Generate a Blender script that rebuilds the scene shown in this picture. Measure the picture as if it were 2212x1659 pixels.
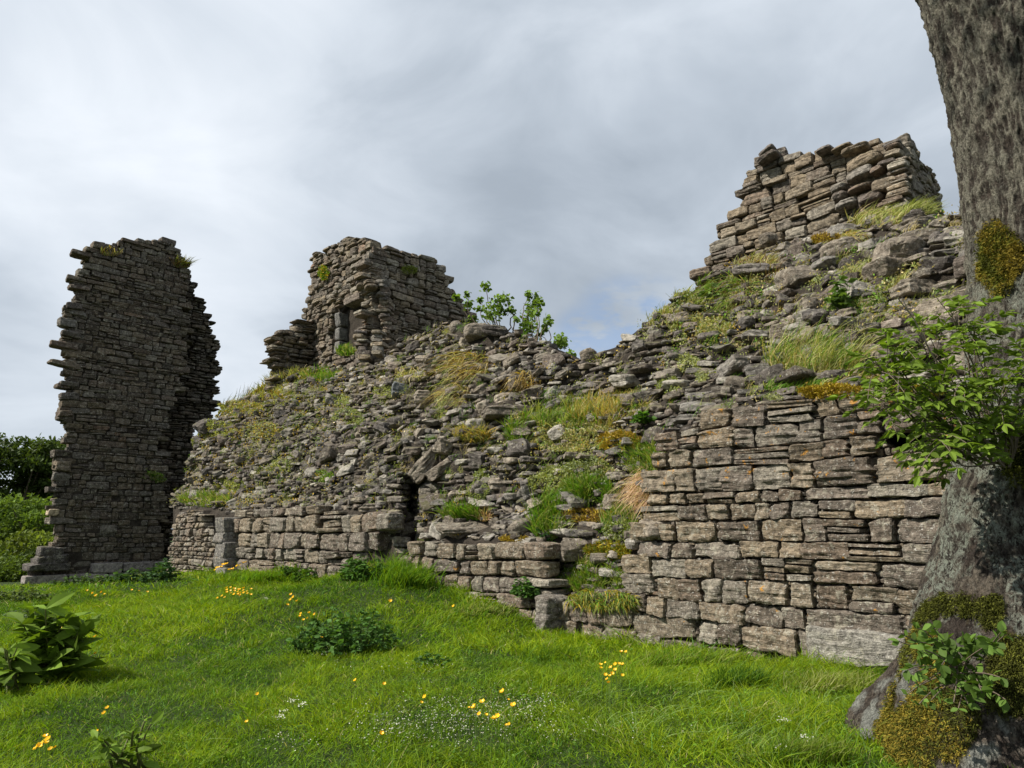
import bpy, math, random
import numpy as np
from mathutils import Vector, Matrix

# ------------------------------------------------------------------ camera, world, sun
scene = bpy.context.scene
for o in list(bpy.data.objects):
    bpy.data.objects.remove(o)
W_PX, H_PX = 2212.0, 1659.0          # working pixel scale used for measuring the photograph
FPX = 1522.0
PITCH = math.radians(11.9)
EYE = 1.5
CAM = np.array([0.0, 0.0, EYE])
cam_data = bpy.data.cameras.new('camera')
cam_data.sensor_width = 36.0
cam_data.lens = 36.0 * FPX / W_PX
cam_data.clip_start = 0.05
cam_data.clip_end = 3000
cam = bpy.data.objects.new('camera', cam_data)
scene.collection.objects.link(cam)
cam.location = CAM
cam.rotation_euler = (math.radians(90) + PITCH, 0, 0)
scene.camera = cam
scene.render.resolution_x = 1024
scene.render.resolution_y = 768
scene.view_settings.view_transform = 'Standard'
scene.view_settings.look = 'None'
scene.view_settings.gamma = 1.0
scene.view_settings.exposure = 0.55

SUN_EL = math.radians(45)
SUN_AZ = math.atan2(-0.94, -0.335)      # compass style, x = sin, y = cos
sun_dir = Vector((math.sin(SUN_AZ) * math.cos(SUN_EL), math.cos(SUN_AZ) * math.cos(SUN_EL), math.sin(SUN_EL)))
sd = bpy.data.lights.new('sun', 'SUN')
sd.energy = 5.0
sd.angle = math.radians(0.6)
sd.color = (1.0, 0.94, 0.84)
sun = bpy.data.objects.new('sun', sd)
scene.collection.objects.link(sun)
sun.rotation_euler = (-sun_dir).to_track_quat('-Z', 'Y').to_euler()
sun.location = (-30, 5, 40)

_c, _s = math.cos(PITCH), math.sin(PITCH)
def ray(u, v):
    u = np.asarray(u, float); v = np.asarray(v, float)
    a = (u - W_PX / 2) / FPX; b = (H_PX / 2 - v) / FPX
    d = np.stack([a + 0 * b, _c - b * _s, _s + b * _c + 0 * a], -1)
    return d
def P(u, v, Y):
    d = ray(u, v)
    return CAM + d * (np.asarray(Y, float) / d[..., 1])[..., None]
def project(p):
    q = np.asarray(p, float) - CAM
    z = q[..., 1] * _c + q[..., 2] * _s
    y = -q[..., 1] * _s + q[..., 2] * _c
    return W_PX / 2 + FPX * q[..., 0] / z, H_PX / 2 - FPX * y / z

class NT:
    """tiny node helper"""
    def __init__(s, tree):
        s.t = tree; tree.nodes.clear()
    def n(s, kind, **kw):
        nd = s.t.nodes.new(kind)
        for k, v in kw.items():
            if k == 'ins':
                for i, val in v.items():
                    if isinstance(val, bpy.types.NodeSocket): s.t.links.new(val, nd.inputs[i])
                    else: nd.inputs[i].default_value = val
            else: setattr(nd, k, v)
        return nd
    def math(s, op, a, b=0.0, c=None, clamp=False):
        nd = s.n('ShaderNodeMath', operation=op, use_clamp=clamp, ins={0: a, 1: b})
        if c is not None:
            if isinstance(c, bpy.types.NodeSocket): s.t.links.new(c, nd.inputs[2])
            else: nd.inputs[2].default_value = c
        return nd.outputs[0]
    def vmath(s, op, a, b=(0, 0, 0)):
        nd = s.n('ShaderNodeVectorMath', operation=op, ins={0: a, 1: b})
        return nd.outputs['Value'] if op in ('DOT_PRODUCT', 'LENGTH') else nd.outputs[0]
    def mix(s, fac, a, b, blend='MIX'):
        nd = s.n('ShaderNodeMix', data_type='RGBA', blend_type=blend, ins={0: fac, 6: a, 7: b})
        return nd.outputs[2]
    def rng(s, v, a, b, c=0.0, d=1.0, smooth=True):
        nd = s.n('ShaderNodeMapRange', interpolation_type='SMOOTHSTEP' if smooth else 'LINEAR', ins={0: v, 1: a, 2: b, 3: c, 4: d})
        return nd.outputs[0]
    def noise(s, vec, scale, detail=4.0, rough=0.55, dist=0.0):
        nd = s.n('ShaderNodeTexNoise', ins={'Vector': vec, 'Scale': scale, 'Detail': detail, 'Roughness': rough, 'Distortion': dist})
        return nd.outputs[0]

def rgb(c): return (c[0], c[1], c[2], 1.0)

world = bpy.data.worlds.new('World')
scene.world = world
world.use_nodes = True
w = NT(world.node_tree)
tc = w.n('ShaderNodeTexCoord').outputs['Generated']
dirn = w.vmath('NORMALIZE', tc)
sky = w.n('ShaderNodeTexSky', sky_type='NISHITA', sun_disc=False, sun_elevation=SUN_EL, sun_rotation=SUN_AZ, altitude=50.0, air_density=1.0, dust_density=1.0, ozone_density=1.5)
skyc = w.mix(1.0, sky.outputs[0], (0.10, 0.10, 0.10, 1), 'MULTIPLY')
sep = w.n('ShaderNodeSeparateXYZ', ins={0: dirn})
zz = w.math('ADD', w.math('MAXIMUM', sep.outputs[2], 0.0), 0.22)
cx = w.math('DIVIDE', sep.outputs[0], zz); cy = w.math('DIVIDE', sep.outputs[1], zz)
cv = w.n('ShaderNodeCombineXYZ', ins={0: cx, 1: cy, 2: 0.3}).outputs[0]
n1 = w.noise(cv, 1.15, 5.0, 0.52, 0.35)
n2 = w.noise(w.n('ShaderNodeMapping', ins={0: dirn, 1: (3.1, 7.7, 0), 2: (0, 0.35, 0), 3: (1.0, 1.0, 1.9)}).outputs[0], 3.4, 6.0, 0.55, 0.5)
val = w.math('ADD', w.math('MULTIPLY', w.math('SUBTRACT', n1, 0.5), 0.80), w.math('MULTIPLY', w.math('SUBTRACT', n2, 0.5), 0.62))
val = w.math('ADD', val, 0.53)
def sky_blob(u, v, rad_px, amt, acc):
    d = ray(u, v); d = d / np.linalg.norm(d)
    dt = w.vmath('DOT_PRODUCT', dirn, tuple(d))
    f = w.rng(dt, math.cos(rad_px / FPX), 1.0, 0.0, 1.0)
    return w.math('MULTIPLY_ADD', f, amt, acc)
for (u, v, r, a) in [(250, 230, 750, .15), (330, 430, 330, .09), (60, 60, 500, .03), (430, 130, 300, .06), (140, 300, 200, .05), (520, 260, 160, .04), (80, 880, 260, .10),
                     (0, 730, 230, -.09), (950, 560, 620, -.13), (1000, 20, 500, .04), (1500, 330, 620, -.10), (1950, 120, 520, -.02),
                     (1320, 620, 300, .12), (1250, 470, 260, -.06), (560, 640, 260, .09), (1150, 200, 240, .05), (2050, 420, 240, .03), (700, 90, 250, .04)]:
    val = sky_blob(u, v, r, a, val)
ramp = w.n('ShaderNodeValToRGB', ins={0: val})
cr = ramp.color_ramp
cr.elements[0].position = 0.12; cr.elements[0].color = (0.26, 0.295, 0.34, 1)
cr.elements[1].position = 0.95; cr.elements[1].color = (0.72, 0.76, 0.81, 1)
for p_, c_ in [(0.34, (0.32, 0.365, 0.42)), (0.5, (0.42, 0.47, 0.53)), (0.66, (0.55, 0.60, 0.66))]:
    e = cr.elements.new(p_); e.color = rgb(c_)
# small openings of blue low above the ridge
blue = None
for (u, v, r) in [(1345, 705, 130), (1400, 690, 110), (1270, 730, 90)]:
    d = ray(u, v); d = d / np.linalg.norm(d)
    f = w.rng(w.vmath('DOT_PRODUCT', dirn, tuple(d)), math.cos(r / FPX), math.cos(r * 0.2 / FPX))
    blue = f if blue is None else w.math('MAXIMUM', blue, f)
hole = w.math('MULTIPLY', blue, w.rng(w.noise(cv, 5.5, 4.0, 0.6), 0.40, 0.56), clamp=True)
bluecol = w.mix(0.55, skyc, (0.24, 0.37, 0.62, 1))
col = w.mix(w.math('MULTIPLY', hole, 0.55), ramp.outputs[0], bluecol)
col = w.mix(0.96, skyc, col)
bg = w.n('ShaderNodeBackground', ins={0: col, 1: 0.90})
out = w.n('ShaderNodeOutputWorld', ins={0: bg.outputs[0]})

# ------------------------------------------------------------------ numeric helpers
rs = np.random.RandomState(7)
def _hash(ix, iy, iz, seed=0):
    h = (ix.astype(np.uint32) * np.uint32(374761393) + iy.astype(np.uint32) * np.uint32(668265263) + iz.astype(np.uint32) * np.uint32(2147483647 - 19) + np.uint32((seed * 974634777 + 12345) & 0xffffffff))
    h = (h ^ (h >> np.uint32(13))) * np.uint32(1274126177)
    h = (h ^ (h >> np.uint32(15))) * np.uint32(2246822519)
    h = h ^ (h >> np.uint32(14))
    return h.astype(np.float64) / 4294967295.0
def vnoise(p, seed=0):
    """smooth value noise in -1..1, p is (...,3)"""
    p = np.asarray(p, float)
    i = np.floor(p).astype(np.int64); f = p - i
    f = f * f * (3 - 2 * f)
    r = 0
    for dx in (0, 1):
        wx = f[..., 0] if dx else 1 - f[..., 0]
        for dy in (0, 1):
            wy = f[..., 1] if dy else 1 - f[..., 1]
            for dz in (0, 1):
                wz = f[..., 2] if dz else 1 - f[..., 2]
                r = r + wx * wy * wz * _hash(i[..., 0] + dx, i[..., 1] + dy, i[..., 2] + dz, seed)
    return r * 2 - 1
def fbm(p, seed=0, oct=4, gain=0.5):
    a, r, t = 1.0, 0, 0
    for k in range(oct):
        r = r + a * vnoise(p * (2.03 ** k) + 17.3 * k, seed + k); t += a; a *= gain
    return r / t
def xy0(x, y, z=0.0):
    x = np.asarray(x, float); return np.stack([x, np.asarray(y, float) + 0 * x, z + 0 * x], -1)

def link(ob, parent=None):
    scene.collection.objects.link(ob)
    if parent is not None:
        ob.parent = parent
    return ob
def tag(o, label=None, cat=None, group=None, kind=None):
    if label: o['label'] = label
    if cat: o['category'] = cat
    if group: o['group'] = group
    if kind: o['kind'] = kind
    return o
def thing(name, label, cat, loc=(0, 0, 0), group=None):
    o = bpy.data.objects.new(name, None); scene.collection.objects.link(o)
    o.location = tuple(float(q) for q in loc); o.empty_display_size = 0.2
    return tag(o, label, cat, group)
def make_mesh(name, verts, quads=None, tris=None, tint=None, mat=None, parent=None, smooth=False, origin=None):
    verts = np.asarray(verts, np.float64).reshape(-1, 3)
    off = np.zeros(3)
    if parent is not None: off = np.array(parent.location)
    elif origin is not None: off = np.asarray(origin, float)
    v = (verts - off).astype(np.float32)
    me = bpy.data.meshes.new(name)
    nq = 0 if quads is None else len(quads); nt_ = 0 if tris is None else len(tris)
    me.vertices.add(len(v)); me.vertices.foreach_set('co', v.ravel())
    idx = []
    if nq: idx.append(np.asarray(quads, np.int32).ravel())
    if nt_: idx.append(np.asarray(tris, np.int32).ravel())
    idx = np.concatenate(idx)
    me.loops.add(len(idx)); me.loops.foreach_set('vertex_index', idx)
    me.polygons.add(nq + nt_)
    st = np.concatenate([np.arange(nq) * 4, nq * 4 + np.arange(nt_) * 3]).astype(np.int32)
    me.polygons.foreach_set('loop_start', st)
    me.polygons.foreach_set('use_smooth', np.full(nq + nt_, bool(smooth)))
    if tint is not None:
        t = np.ones((len(v), 4), np.float32); t[:, :3] = tint
        a = me.color_attributes.new('tint', 'FLOAT_COLOR', 'POINT')
        a.data.foreach_set('color', t.ravel())
    me.update(calc_edges=True)
    if mat: me.materials.append(mat)
    ob = bpy.data.objects.new(name, me)
    if parent is None and origin is not None: ob.location = tuple(off)
    return link(ob, parent)

# ------------------------------------------------------------------ materials
def new_mat(name):
    m = bpy.data.materials.new(name); m.use_nodes = True
    return m, NT(m.node_tree)
def stone_mat(name, lichen=0.5, orange=0.0, scale=1.0, warm=1.0, bump=0.6, mossy=0.0):
    m, t = new_mat(name)
    geo = t.n('ShaderNodeNewGeometry'); pos = geo.outputs['Position']
    att = t.n('ShaderNodeAttribute', attribute_name='tint').outputs['Color']
    n_big = t.noise(pos, 3.0 * scale, 5, 0.6)
    n_mid = t.noise(pos, 14.0 * scale, 5, 0.65, 0.3)
    n_fine = t.noise(pos, 70.0 * scale, 4, 0.7)
    strat = t.noise(t.n('ShaderNodeMapping', ins={0: pos, 3: (2.2, 2.2, 26)}).outputs[0], 3.0 * scale, 4, 0.6, 0.2)
    k = t.math('ADD', t.rng(n_mid, 0.32, 0.68, 0.36, 1.62, False), t.rng(n_fine, 0.3, 0.7, -0.30, 0.30, False))
    k = t.math('MULTIPLY', k, 0.92)
    c = t.mix(1.0, att, t.n('ShaderNodeCombineColor', ins={0: k, 1: k, 2: k}).outputs[0], 'MULTIPLY')
    c = t.mix(t.math('MULTIPLY', t.rng(n_big, 0.52, 0.70), 0.30), c, (0.14, 0.105, 0.075, 1))
    c = t.mix(t.math('MULTIPLY', t.rng(strat, 0.56, 0.70), 0.35), c, (0.05, 0.042, 0.038, 1))
    # pale crusts and stains
    l1 = t.rng(t.noise(pos, 9.0 * scale, 6, 0.72, 0.5), 0.60 - 0.06 * lichen, 0.66 - 0.05 * lichen)
    l2 = t.rng(t.noise(t.vmath('ADD', pos, (11.3, 4.2, 7.7)), 30.0 * scale, 5, 0.72), 0.585, 0.635)
    c = t.mix(t.math('MULTIPLY', l1, 0.62 * min(1, lichen * 1.3), clamp=True), c, (0.36, 0.335, 0.265, 1))
    c = t.mix(t.math('MULTIPLY', l2, 0.75 * min(1, lichen), clamp=True), c, (0.50, 0.49, 0.44, 1))
    if orange > 0:
        lo = t.rng(t.noise(t.vmath('ADD', pos, (3.3, 21.2, 5.7)), 9.0, 6, 0.7, 0.4), 0.66 - 0.07 * orange, 0.70 - 0.07 * orange)
        c = t.mix(t.math('MULTIPLY', lo, 0.85), c, (0.45, 0.22, 0.035, 1))
    if mossy > 0:
        up = t.n('ShaderNodeSeparateXYZ', ins={0: geo.outputs['Normal']}).outputs[2]
        mo = t.math('MULTIPLY', t.rng(up, 0.35, 0.8), t.rng(t.noise(pos, 4.0, 5, 0.6), 0.48, 0.58))
        c = t.mix(t.math('MULTIPLY', mo, mossy), c, (0.11, 0.115, 0.03, 1))
    hgt = t.math('ADD', t.math('MULTIPLY', n_mid, 1.0), t.math('ADD', t.math('MULTIPLY', n_fine, 0.35), t.math('MULTIPLY', strat, 0.5)))
    bmp = t.n('ShaderNodeBump', ins={'Strength': bump, 'Distance': 0.05, 'Height': hgt})
    bs = t.n('ShaderNodeBsdfPrincipled', ins={'Base Color': c, 'Roughness': 0.93, 'Normal': bmp.outputs[0]})
    bs.inputs['Specular IOR Level'].default_value = 0.2
    t.n('ShaderNodeOutputMaterial', ins={0: bs.outputs[0]})
    return m
def leaf_mat(name, trans=0.35, rough=0.55, spec=0.3, gain=1.0):
    m, t = new_mat(name)
    att = t.n('ShaderNodeAttribute', attribute_name='tint').outputs['Color']
    pos = t.n('ShaderNodeNewGeometry').outputs['Position']
    k = t.rng(t.noise(pos, 6.0, 2), 0.3, 0.7, 0.8 * gain, 1.2 * gain, False)
    c = t.mix(1.0, att, t.n('ShaderNodeCombineColor', ins={0: k, 1: k, 2: k}).outputs[0], 'MULTIPLY')
    tcq = t.mix(1.0, c, (1.25, 1.25, 0.45, 1), 'MULTIPLY')
    bs = t.n('ShaderNodeBsdfPrincipled', ins={'Base Color': c, 'Roughness': rough})
    bs.inputs['Specular IOR Level'].default_value = spec
    tr = t.n('ShaderNodeBsdfTranslucent', ins={0: tcq})
    mx = t.n('ShaderNodeMixShader', ins={0: trans, 1: bs.outputs[0], 2: tr.outputs[0]})
    t.n('ShaderNodeOutputMaterial', ins={0: mx.outputs[0]})
    return m
def soil_mat(name, c1, c2, scale=6.0, c3=None):
    m, t = new_mat(name)
    pos = t.n('ShaderNodeNewGeometry').outputs['Position']
    n = t.noise(pos, scale, 6, 0.65); nf = t.noise(pos, scale * 9, 4, 0.7)
    c = t.mix(t.rng(n, 0.35, 0.65), rgb(c1), rgb(c2))
    if c3 is not None: c = t.mix(t.rng(nf, 0.5, 0.68), c, rgb(c3))
    b = t.n('ShaderNodeBump', ins={'Strength': 0.9, 'Distance': 0.08, 'Height': t.math('ADD', n, t.math('MULTIPLY', nf, 0.6))})
    bs = t.n('ShaderNodeBsdfPrincipled', ins={'Base Color': c, 'Roughness': 0.95, 'Normal': b.outputs[0]})
    bs.inputs['Specular IOR Level'].default_value = 0.15
    t.n('ShaderNodeOutputMaterial', ins={0: bs.outputs[0]})
    return m
def plain_mat(name, c, rough=0.7):
    m, t = new_mat(name)
    pos = t.n('ShaderNodeNewGeometry').outputs['Position']
    cc = t.mix(t.rng(t.noise(pos, 40, 4, 0.6), 0.3, 0.7), rgb([q * 0.75 for q in c]), rgb([min(1, q * 1.15) for q in c]))
    bs = t.n('ShaderNodeBsdfPrincipled', ins={'Base Color': cc, 'Roughness': rough})
    t.n('ShaderNodeOutputMaterial', ins={0: bs.outputs[0]})
    return m

M_STONE = stone_mat('weathered_stone', 0.45, 0.0, 1.0, mossy=0.35)
M_WALL = stone_mat('wall_stone', 0.95, 0.05, 1.3, bump=0.8)
M_WALL_UP = stone_mat('wall_stone_orange_lichen', 0.7, 0.75, 1.3, bump=0.8)
M_TOWER = stone_mat('tower_stone', 0.62, 0.0, 0.9, mossy=0.3)
M_BOULDER = stone_mat('boulder_stone', 0.6, 0.0, 1.2, bump=0.5)
M_CORE = soil_mat('lime_mortar_core', (0.030, 0.025, 0.020), (0.060, 0.050, 0.040), 7.0, (0.095, 0.08, 0.062))  # mortar and soil, toned darker so gaps between stones read as shaded
M_GROUND = soil_mat('turf_soil', (0.020, 0.035, 0.008), (0.035, 0.055, 0.012), 3.0, (0.05, 0.07, 0.02))
M_GRASS = leaf_mat('grass_blade', 0.42, 0.6, 0.14)
M_LEAF = leaf_mat('broad_leaf', 0.35, 0.6, 0.15)
M_DRY = leaf_mat('dry_grass_blade', 0.35, 0.6, 0.25)
M_MOSS = leaf_mat('moss_fuzz', 0.15, 0.9, 0.1)
M_PETAL = leaf_mat('flower_petal', 0.25, 0.35, 0.5)
M_TWIG = plain_mat('twig_bark', (0.13, 0.10, 0.07), 0.85)

# ------------------------------------------------------------------ stones
def cube_proto(n):
    idx = {}; V = []; Q = []
    def vid(p):
        k = tuple(p)
        if k not in idx: idx[k] = len(V); V.append(p)
        return idx[k]
    for ax in range(3):
        for sgn in (0, n):
            for i in range(n):
                for j in range(n):
                    c = []
                    for (a, b) in ((i, j), (i + 1, j), (i + 1, j + 1), (i, j + 1)):
                        p = [0, 0, 0]; p[ax] = sgn; p[(ax + 1) % 3] = a; p[(ax + 2) % 3] = b
                        c.append(vid(tuple(p)))
                    Q.append(c if sgn else c[::-1])
    return (np.array(V, float) / n * 2 - 1), np.array(Q, int)
PROTO = {n: cube_proto(n) for n in (3, 4, 5, 6, 8, 12, 18)}
PAL = np.array([(0.190, 0.152, 0.106), (0.152, 0.122, 0.088), (0.120, 0.104, 0.092), (0.190, 0.160, 0.120), (0.098, 0.082, 0.070), (0.160, 0.146, 0.126), (0.140, 0.106, 0.082)])
class Stones:
    def __init__(s): s.c = []; s.ax = []; s.d = []; s.k = []; s.tint = []
    def add(s, c, ax, d, k=6.0, tint=None):
        s.c.append(c); s.ax.append(ax); s.d.append(d); s.k.append(k)
        if tint is None:
            tint = PAL[rs.randint(len(PAL))] * rs.uniform(0.65, 1.15)
        s.tint.append(tint)
    def __len__(s): return len(s.c)
    def build(s, name, mat, parent=None, n=4, rough=0.10, strata=0.03, cuts=4, cutd=(0.72, 1.0), seed=1, origin=None, gain=1.0):
        V, Q = PROTO[n]; S = len(s.c); r = np.random.RandomState(seed)
        c = np.array(s.c, float); ax = np.array(s.ax, float); d = np.array(s.d, float) / 2; k = np.array(s.k, float)[:, None, None]
        a = np.abs(V)[None] + 1e-9
        nrm = (a ** k).sum(-1, keepdims=True) ** (1 / k)
        q = V[None] / nrm                                     # S,N,3 superquadric
        for _ in range(cuts):
            nn = r.normal(size=(S, 3)); nn /= np.linalg.norm(nn, axis=1)[:, None]
            cc = r.uniform(cutd[0], cutd[1], (S, 1)) * (np.abs(nn).sum(1, keepdims=True) ** 0.8)
            dd = np.maximum(0, (q * nn[:, None]).sum(-1) - cc)
            q = q - nn[:, None] * dd[..., None]
        # taper / skew
        sk = r.uniform(-0.12, 0.12, (S, 1, 3))
        q = q * (1 + sk * q[..., [1, 2, 0]])
        loc = q * d[:, None]
        seedo = r.uniform(-500, 500, (S, 1, 3))
        md = d.min(1)[:, None, None]
        fr = 1.1 / np.maximum(md * 2.0, 0.02)
        disp = fbm(loc * fr + seedo, 3, 3, 0.55)[..., None] * rough * md * 2.0
        if n >= 8:
            disp = disp + fbm(loc * fr * 4.2 + seedo * 1.7, 13, 3, 0.6)[..., None] * rough * md * 0.9
        dirv = q / (np.linalg.norm(q, axis=-1, keepdims=True) + 1e-9)
        if strata > 0:
            st = vnoise(np.concatenate([loc[..., :2] * 5, loc[..., 2:] * 34], -1) + seedo, 9)[..., None] * strata
            dirh = dirv.copy(); dirh[..., 2] *= 0.15
            loc = loc + dirh * np.minimum(st, md * 0.35)
        loc = loc + dirv * disp
        wv = c[:, None] + np.einsum('snk,skj->snj', loc, ax)
        N = len(V)
        quads = (Q[None] + (np.arange(S) * N)[:, None, None]).reshape(-1, 4)
        tint = np.repeat(np.array(s.tint) * gain, N, axis=0)
        return make_mesh(name, wv.reshape(-1, 3), quads, tint=tint, mat=mat, parent=parent, origin=origin)

def in_poly(px, py, poly):
    poly = np.asarray(poly, float); x, y = np.asarray(px, float), np.asarray(py, float)
    res = np.zeros(x.shape, bool); n = len(poly)
    for i in range(n):
        x1, y1 = poly[i]; x2, y2 = poly[(i + 1) % n]
        c = ((y1 > y) != (y2 > y)) & (x < (x2 - x1) * (y - y1) / (y2 - y1 + 1e-12) + x1)
        res ^= c
    return res

class Face:
    """vertical masonry plane: origin A (x,y), horizontal unit direction U, outward normal N; s along U, h = world z"""
    def __init__(s, A, U, Nsign=None):
        s.A = np.array(A[:2], float); U = np.array(U[:2], float); s.U = U / np.linalg.norm(U)
        N = np.array([s.U[1], -s.U[0]])
        if N.dot(CAM[:2] - s.A) < 0: N = -N
        s.N = N
        s.U3 = np.array([s.U[0], s.U[1], 0.0]); s.N3 = np.array([N[0], N[1], 0.0]); s.Z3 = np.array([0, 0, 1.0])
    def hit(s, u, v, off=0.0):
        d = ray(u, v); A = s.A - s.N * off
        n = s.N
        t = (n.dot(A) - n.dot(CAM[:2])) / (d[..., 0] * n[0] + d[..., 1] * n[1])
        return CAM + d * t[..., None]
    def sh(s, u, v, off=0.0):
        p = s.hit(u, v, off)
        return np.stack([(p[..., :2] - s.A) @ s.U, p[..., 2]], -1)
    def pt(s, a, h, off=0.0):
        return np.array([*(s.A + s.U * a - s.N * off), h])
    def poly(s, pix, off=0.0):
        pix = np.asarray(pix, float)
        return s.sh(pix[:, 0], pix[:, 1], off)

def masonry(st, face, poly, ch=(0.12, 0.2), sl=(0.18, 0.45), depth=0.35, jit=0.04, off=0.0, batter=0.0, slab=0.25, k=(7, 14), holes=(), tilt=0.02, seed=1, big=0.03, gap=0.014, ext=0.0, tintf=None, wav=0.03, bulge=0.0, skip=0.0, smin=None):
    r = np.random.RandomState(seed)
    poly = np.asarray(poly); h0, h1 = poly[:, 1].min(), poly[:, 1].max(); s0, s1 = poly[:, 0].min(), poly[:, 0].max()
    h = h0 - 0.02
    def put(a0, a1, b0, b1):
        am, bm = (a0 + a1) / 2, (b0 + b1) / 2
        e = min(ext, (a1 - a0) * 0.35)
        if not (in_poly(am, bm, poly) or (ext > 0 and (in_poly(am - e, bm, poly) or in_poly(am + e, bm, poly)))): return
        for hp in holes:
            if in_poly(am, bm, hp) or in_poly(a0 + .1 * (a1 - a0), bm, hp) or in_poly(a1 - .1 * (a1 - a0), bm, hp): return
        if r.rand() < skip: return
        if smin is not None and am - (a1 - a0) * .5 < smin: a0 = smin; am = (a0 + a1) / 2
        if a1 - a0 < 0.05: return
        wv = wav * vnoise(np.array([am * 0.9, bm * 0.8, seed * 3.1]), 5)
        of = off + batter * (bm - h0) + jit * r.uniform(-1, 1) + bulge * vnoise(np.array([am * 1.3, bm * 1.3, seed * 7.7]), 8)
        th = r.uniform(-tilt, tilt) + tilt * 1.5 * vnoise(np.array([am * 0.7, bm * 1.2, seed * 1.1]), 6)
        U3 = face.U3 * math.cos(th) + face.Z3 * math.sin(th); Z3 = -face.U3 * math.sin(th) + face.Z3 * math.cos(th)
        yw = r.uniform(-1, 1) * 0.06
        U2 = U3 * math.cos(yw) + face.N3 * math.sin(yw); N2 = face.N3 * math.cos(yw) - U3 * math.sin(yw)
        dp = depth * r.uniform(0.8, 1.1)
        c = face.pt(am, bm + wv, of) - face.N3 * (dp / 2)
        tint = None
        if tintf is not None: tint = tintf(am, bm, r)
        st.add(c, np.array([U2, N2, Z3]), (max(0.03, a1 - a0 - gap * r.uniform(0.6, 1.6)), dp, max(0.02, b1 - b0 - gap * r.uniform(0.5, 1.3))), r.uniform(*k), tint)
    while h < h1:
        H = r.uniform(*ch)
        if r.rand() < 0.18: H *= 0.55
        a = s0 - r.uniform(0, sl[1])
        while a < s1:
            L = sl[0] + (sl[1] - sl[0]) * r.rand() ** 1.4
            if r.rand() < big: L *= 1.5
            L = max(L, H * 0.7)
            q = r.rand()
            if q < slab and H > 0.07:
                m = 2 if r.rand() < 0.7 or H < 0.12 else 3
                cuts = np.sort(np.concatenate([[0, 1], (np.arange(1, m) + r.uniform(-.25, .25, m - 1)) / m]))
                for i in range(m):
                    dx = r.uniform(-.04, .04)
                    put(a + dx * .5, a + L + dx * .5, h + H * cuts[i], h + H * cuts[i + 1])
            elif q < slab + 0.12 and L > H * 2.2:
                m = r.uniform(.35, .65); put(a, a + L * m, h, h + H); put(a + L * m, a + L, h, h + H)
            else:
                put(a, a + L, h, h + H)
            a += L
        h += H

def core_block(name, face, poly, off, thick, parent, mat=None, inset=0.0, smin=None):
    """solid mortar core behind the facing stones: the outline, moved back and given the wall's real thickness"""
    from mathutils.geometry import tessellate_polygon
    poly = np.asarray(poly, float)
    c = poly.mean(0)
    if inset: poly = c + (poly - c) * (1 - inset)
    if smin is not None: poly[:, 0] = np.maximum(poly[:, 0], smin + np.arange(len(poly)) * 1e-4)
    n = len(poly)
    f = np.array([face.pt(a, h, off) for a, h in poly]); b = np.array([face.pt(a, h, off + thick) for a, h in poly])
    tr = tessellate_polygon([[Vector((a, h, 0)) for a, h in poly]])
    tris = [list(t) for t in tr] + [[t[2] + n, t[1] + n, t[0] + n] for t in tr]
    quads = [[i, (i + 1) % n, (i + 1) % n + n, i + n] for i in range(n)]
    return make_mesh(name, np.concatenate([f, b]), quads, tris, mat=mat or M_CORE, parent=parent)

def edge_stones(st, face, poly, thick, sign, ch=(.1, .18), seed=1, base=1.0, off0=0.1, out=0.03, k=(6, 12)):
    """the broken end of a wall: stones running back through its thickness along one edge of the outline"""
    r = np.random.RandomState(seed); poly = np.asarray(poly); h = poly[:, 1].min()
    n = len(poly)
    while h < poly[:, 1].max():
        H = r.uniform(*ch); hm = h + H / 2; xs = []
        for i in range(n):
            (x1, y1), (x2, y2) = poly[i], poly[(i + 1) % n]
            if (y1 > hm) != (y2 > hm): xs.append(x1 + (x2 - x1) * (hm - y1) / (y2 - y1))
        if xs:
            se_ = min(xs) if sign < 0 else max(xs); o_ = off0
            while o_ < off0 + thick:
                D = r.uniform(.18, .45); L = r.uniform(.3, .5); yw = r.uniform(-.12, .12)
                U2 = face.U3 * math.cos(yw) + face.N3 * math.sin(yw); N2 = face.N3 * math.cos(yw) - face.U3 * math.sin(yw)
                st.add(face.pt(se_ - sign * (L / 2 - out + r.uniform(-.06, .10)), hm, o_ + D / 2), np.array([U2, N2, face.Z3]), (L, D - .015, H - .014), r.uniform(*k), PAL[r.randint(7)] * r.uniform(.8, 1.2) * base)
                o_ += D
        h += H

MAIN = Face(P(1700, 1420, 6.65), (-1, 1.06))
NM = MAIN.N3
# ------------------------------------------------------------------ ground
base_px = [(80, 1262, None), (370, 1252, 0), (500, 1240, 0), (640, 1238, 0), (800, 1230, 0), (850, 1225, 0), (900, 1245, 0), (960, 1275, 0), (1100, 1310, 0), (1180, 1365, 0),
           (1300, 1392, 0), (1450, 1400, 0), (1600, 1430, 0), (1750, 1445, 0), (1900, 1465, 0), (2050, 1490, 0), (2250, 1520, 0)]
gp = []
for u, v, _ in base_px[1:]:
    gp.append(MAIN.hit(u, v))
for u, v, Y in [(80, 1266, 19.6), (350, 1260, 21.8), (200, 1263, 20.6), (0, 1277, 18.0), (0, 1400, 7.6), (500, 1400, 7.4), (900, 1400, 7.0), (300, 1500, 5.4), (1100, 1500, 5.0), (1500, 1560, 4.4), (0, 1659, 4.0), (1106, 1659, 3.8), (1800, 1659, 3.5), (700, 1300, 12.0), (250, 1320, 11.0),(2212,1659,3.3)]:
    gp.append(P(u, v, Y))
gp = [np.array(q) for q in gp]
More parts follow.
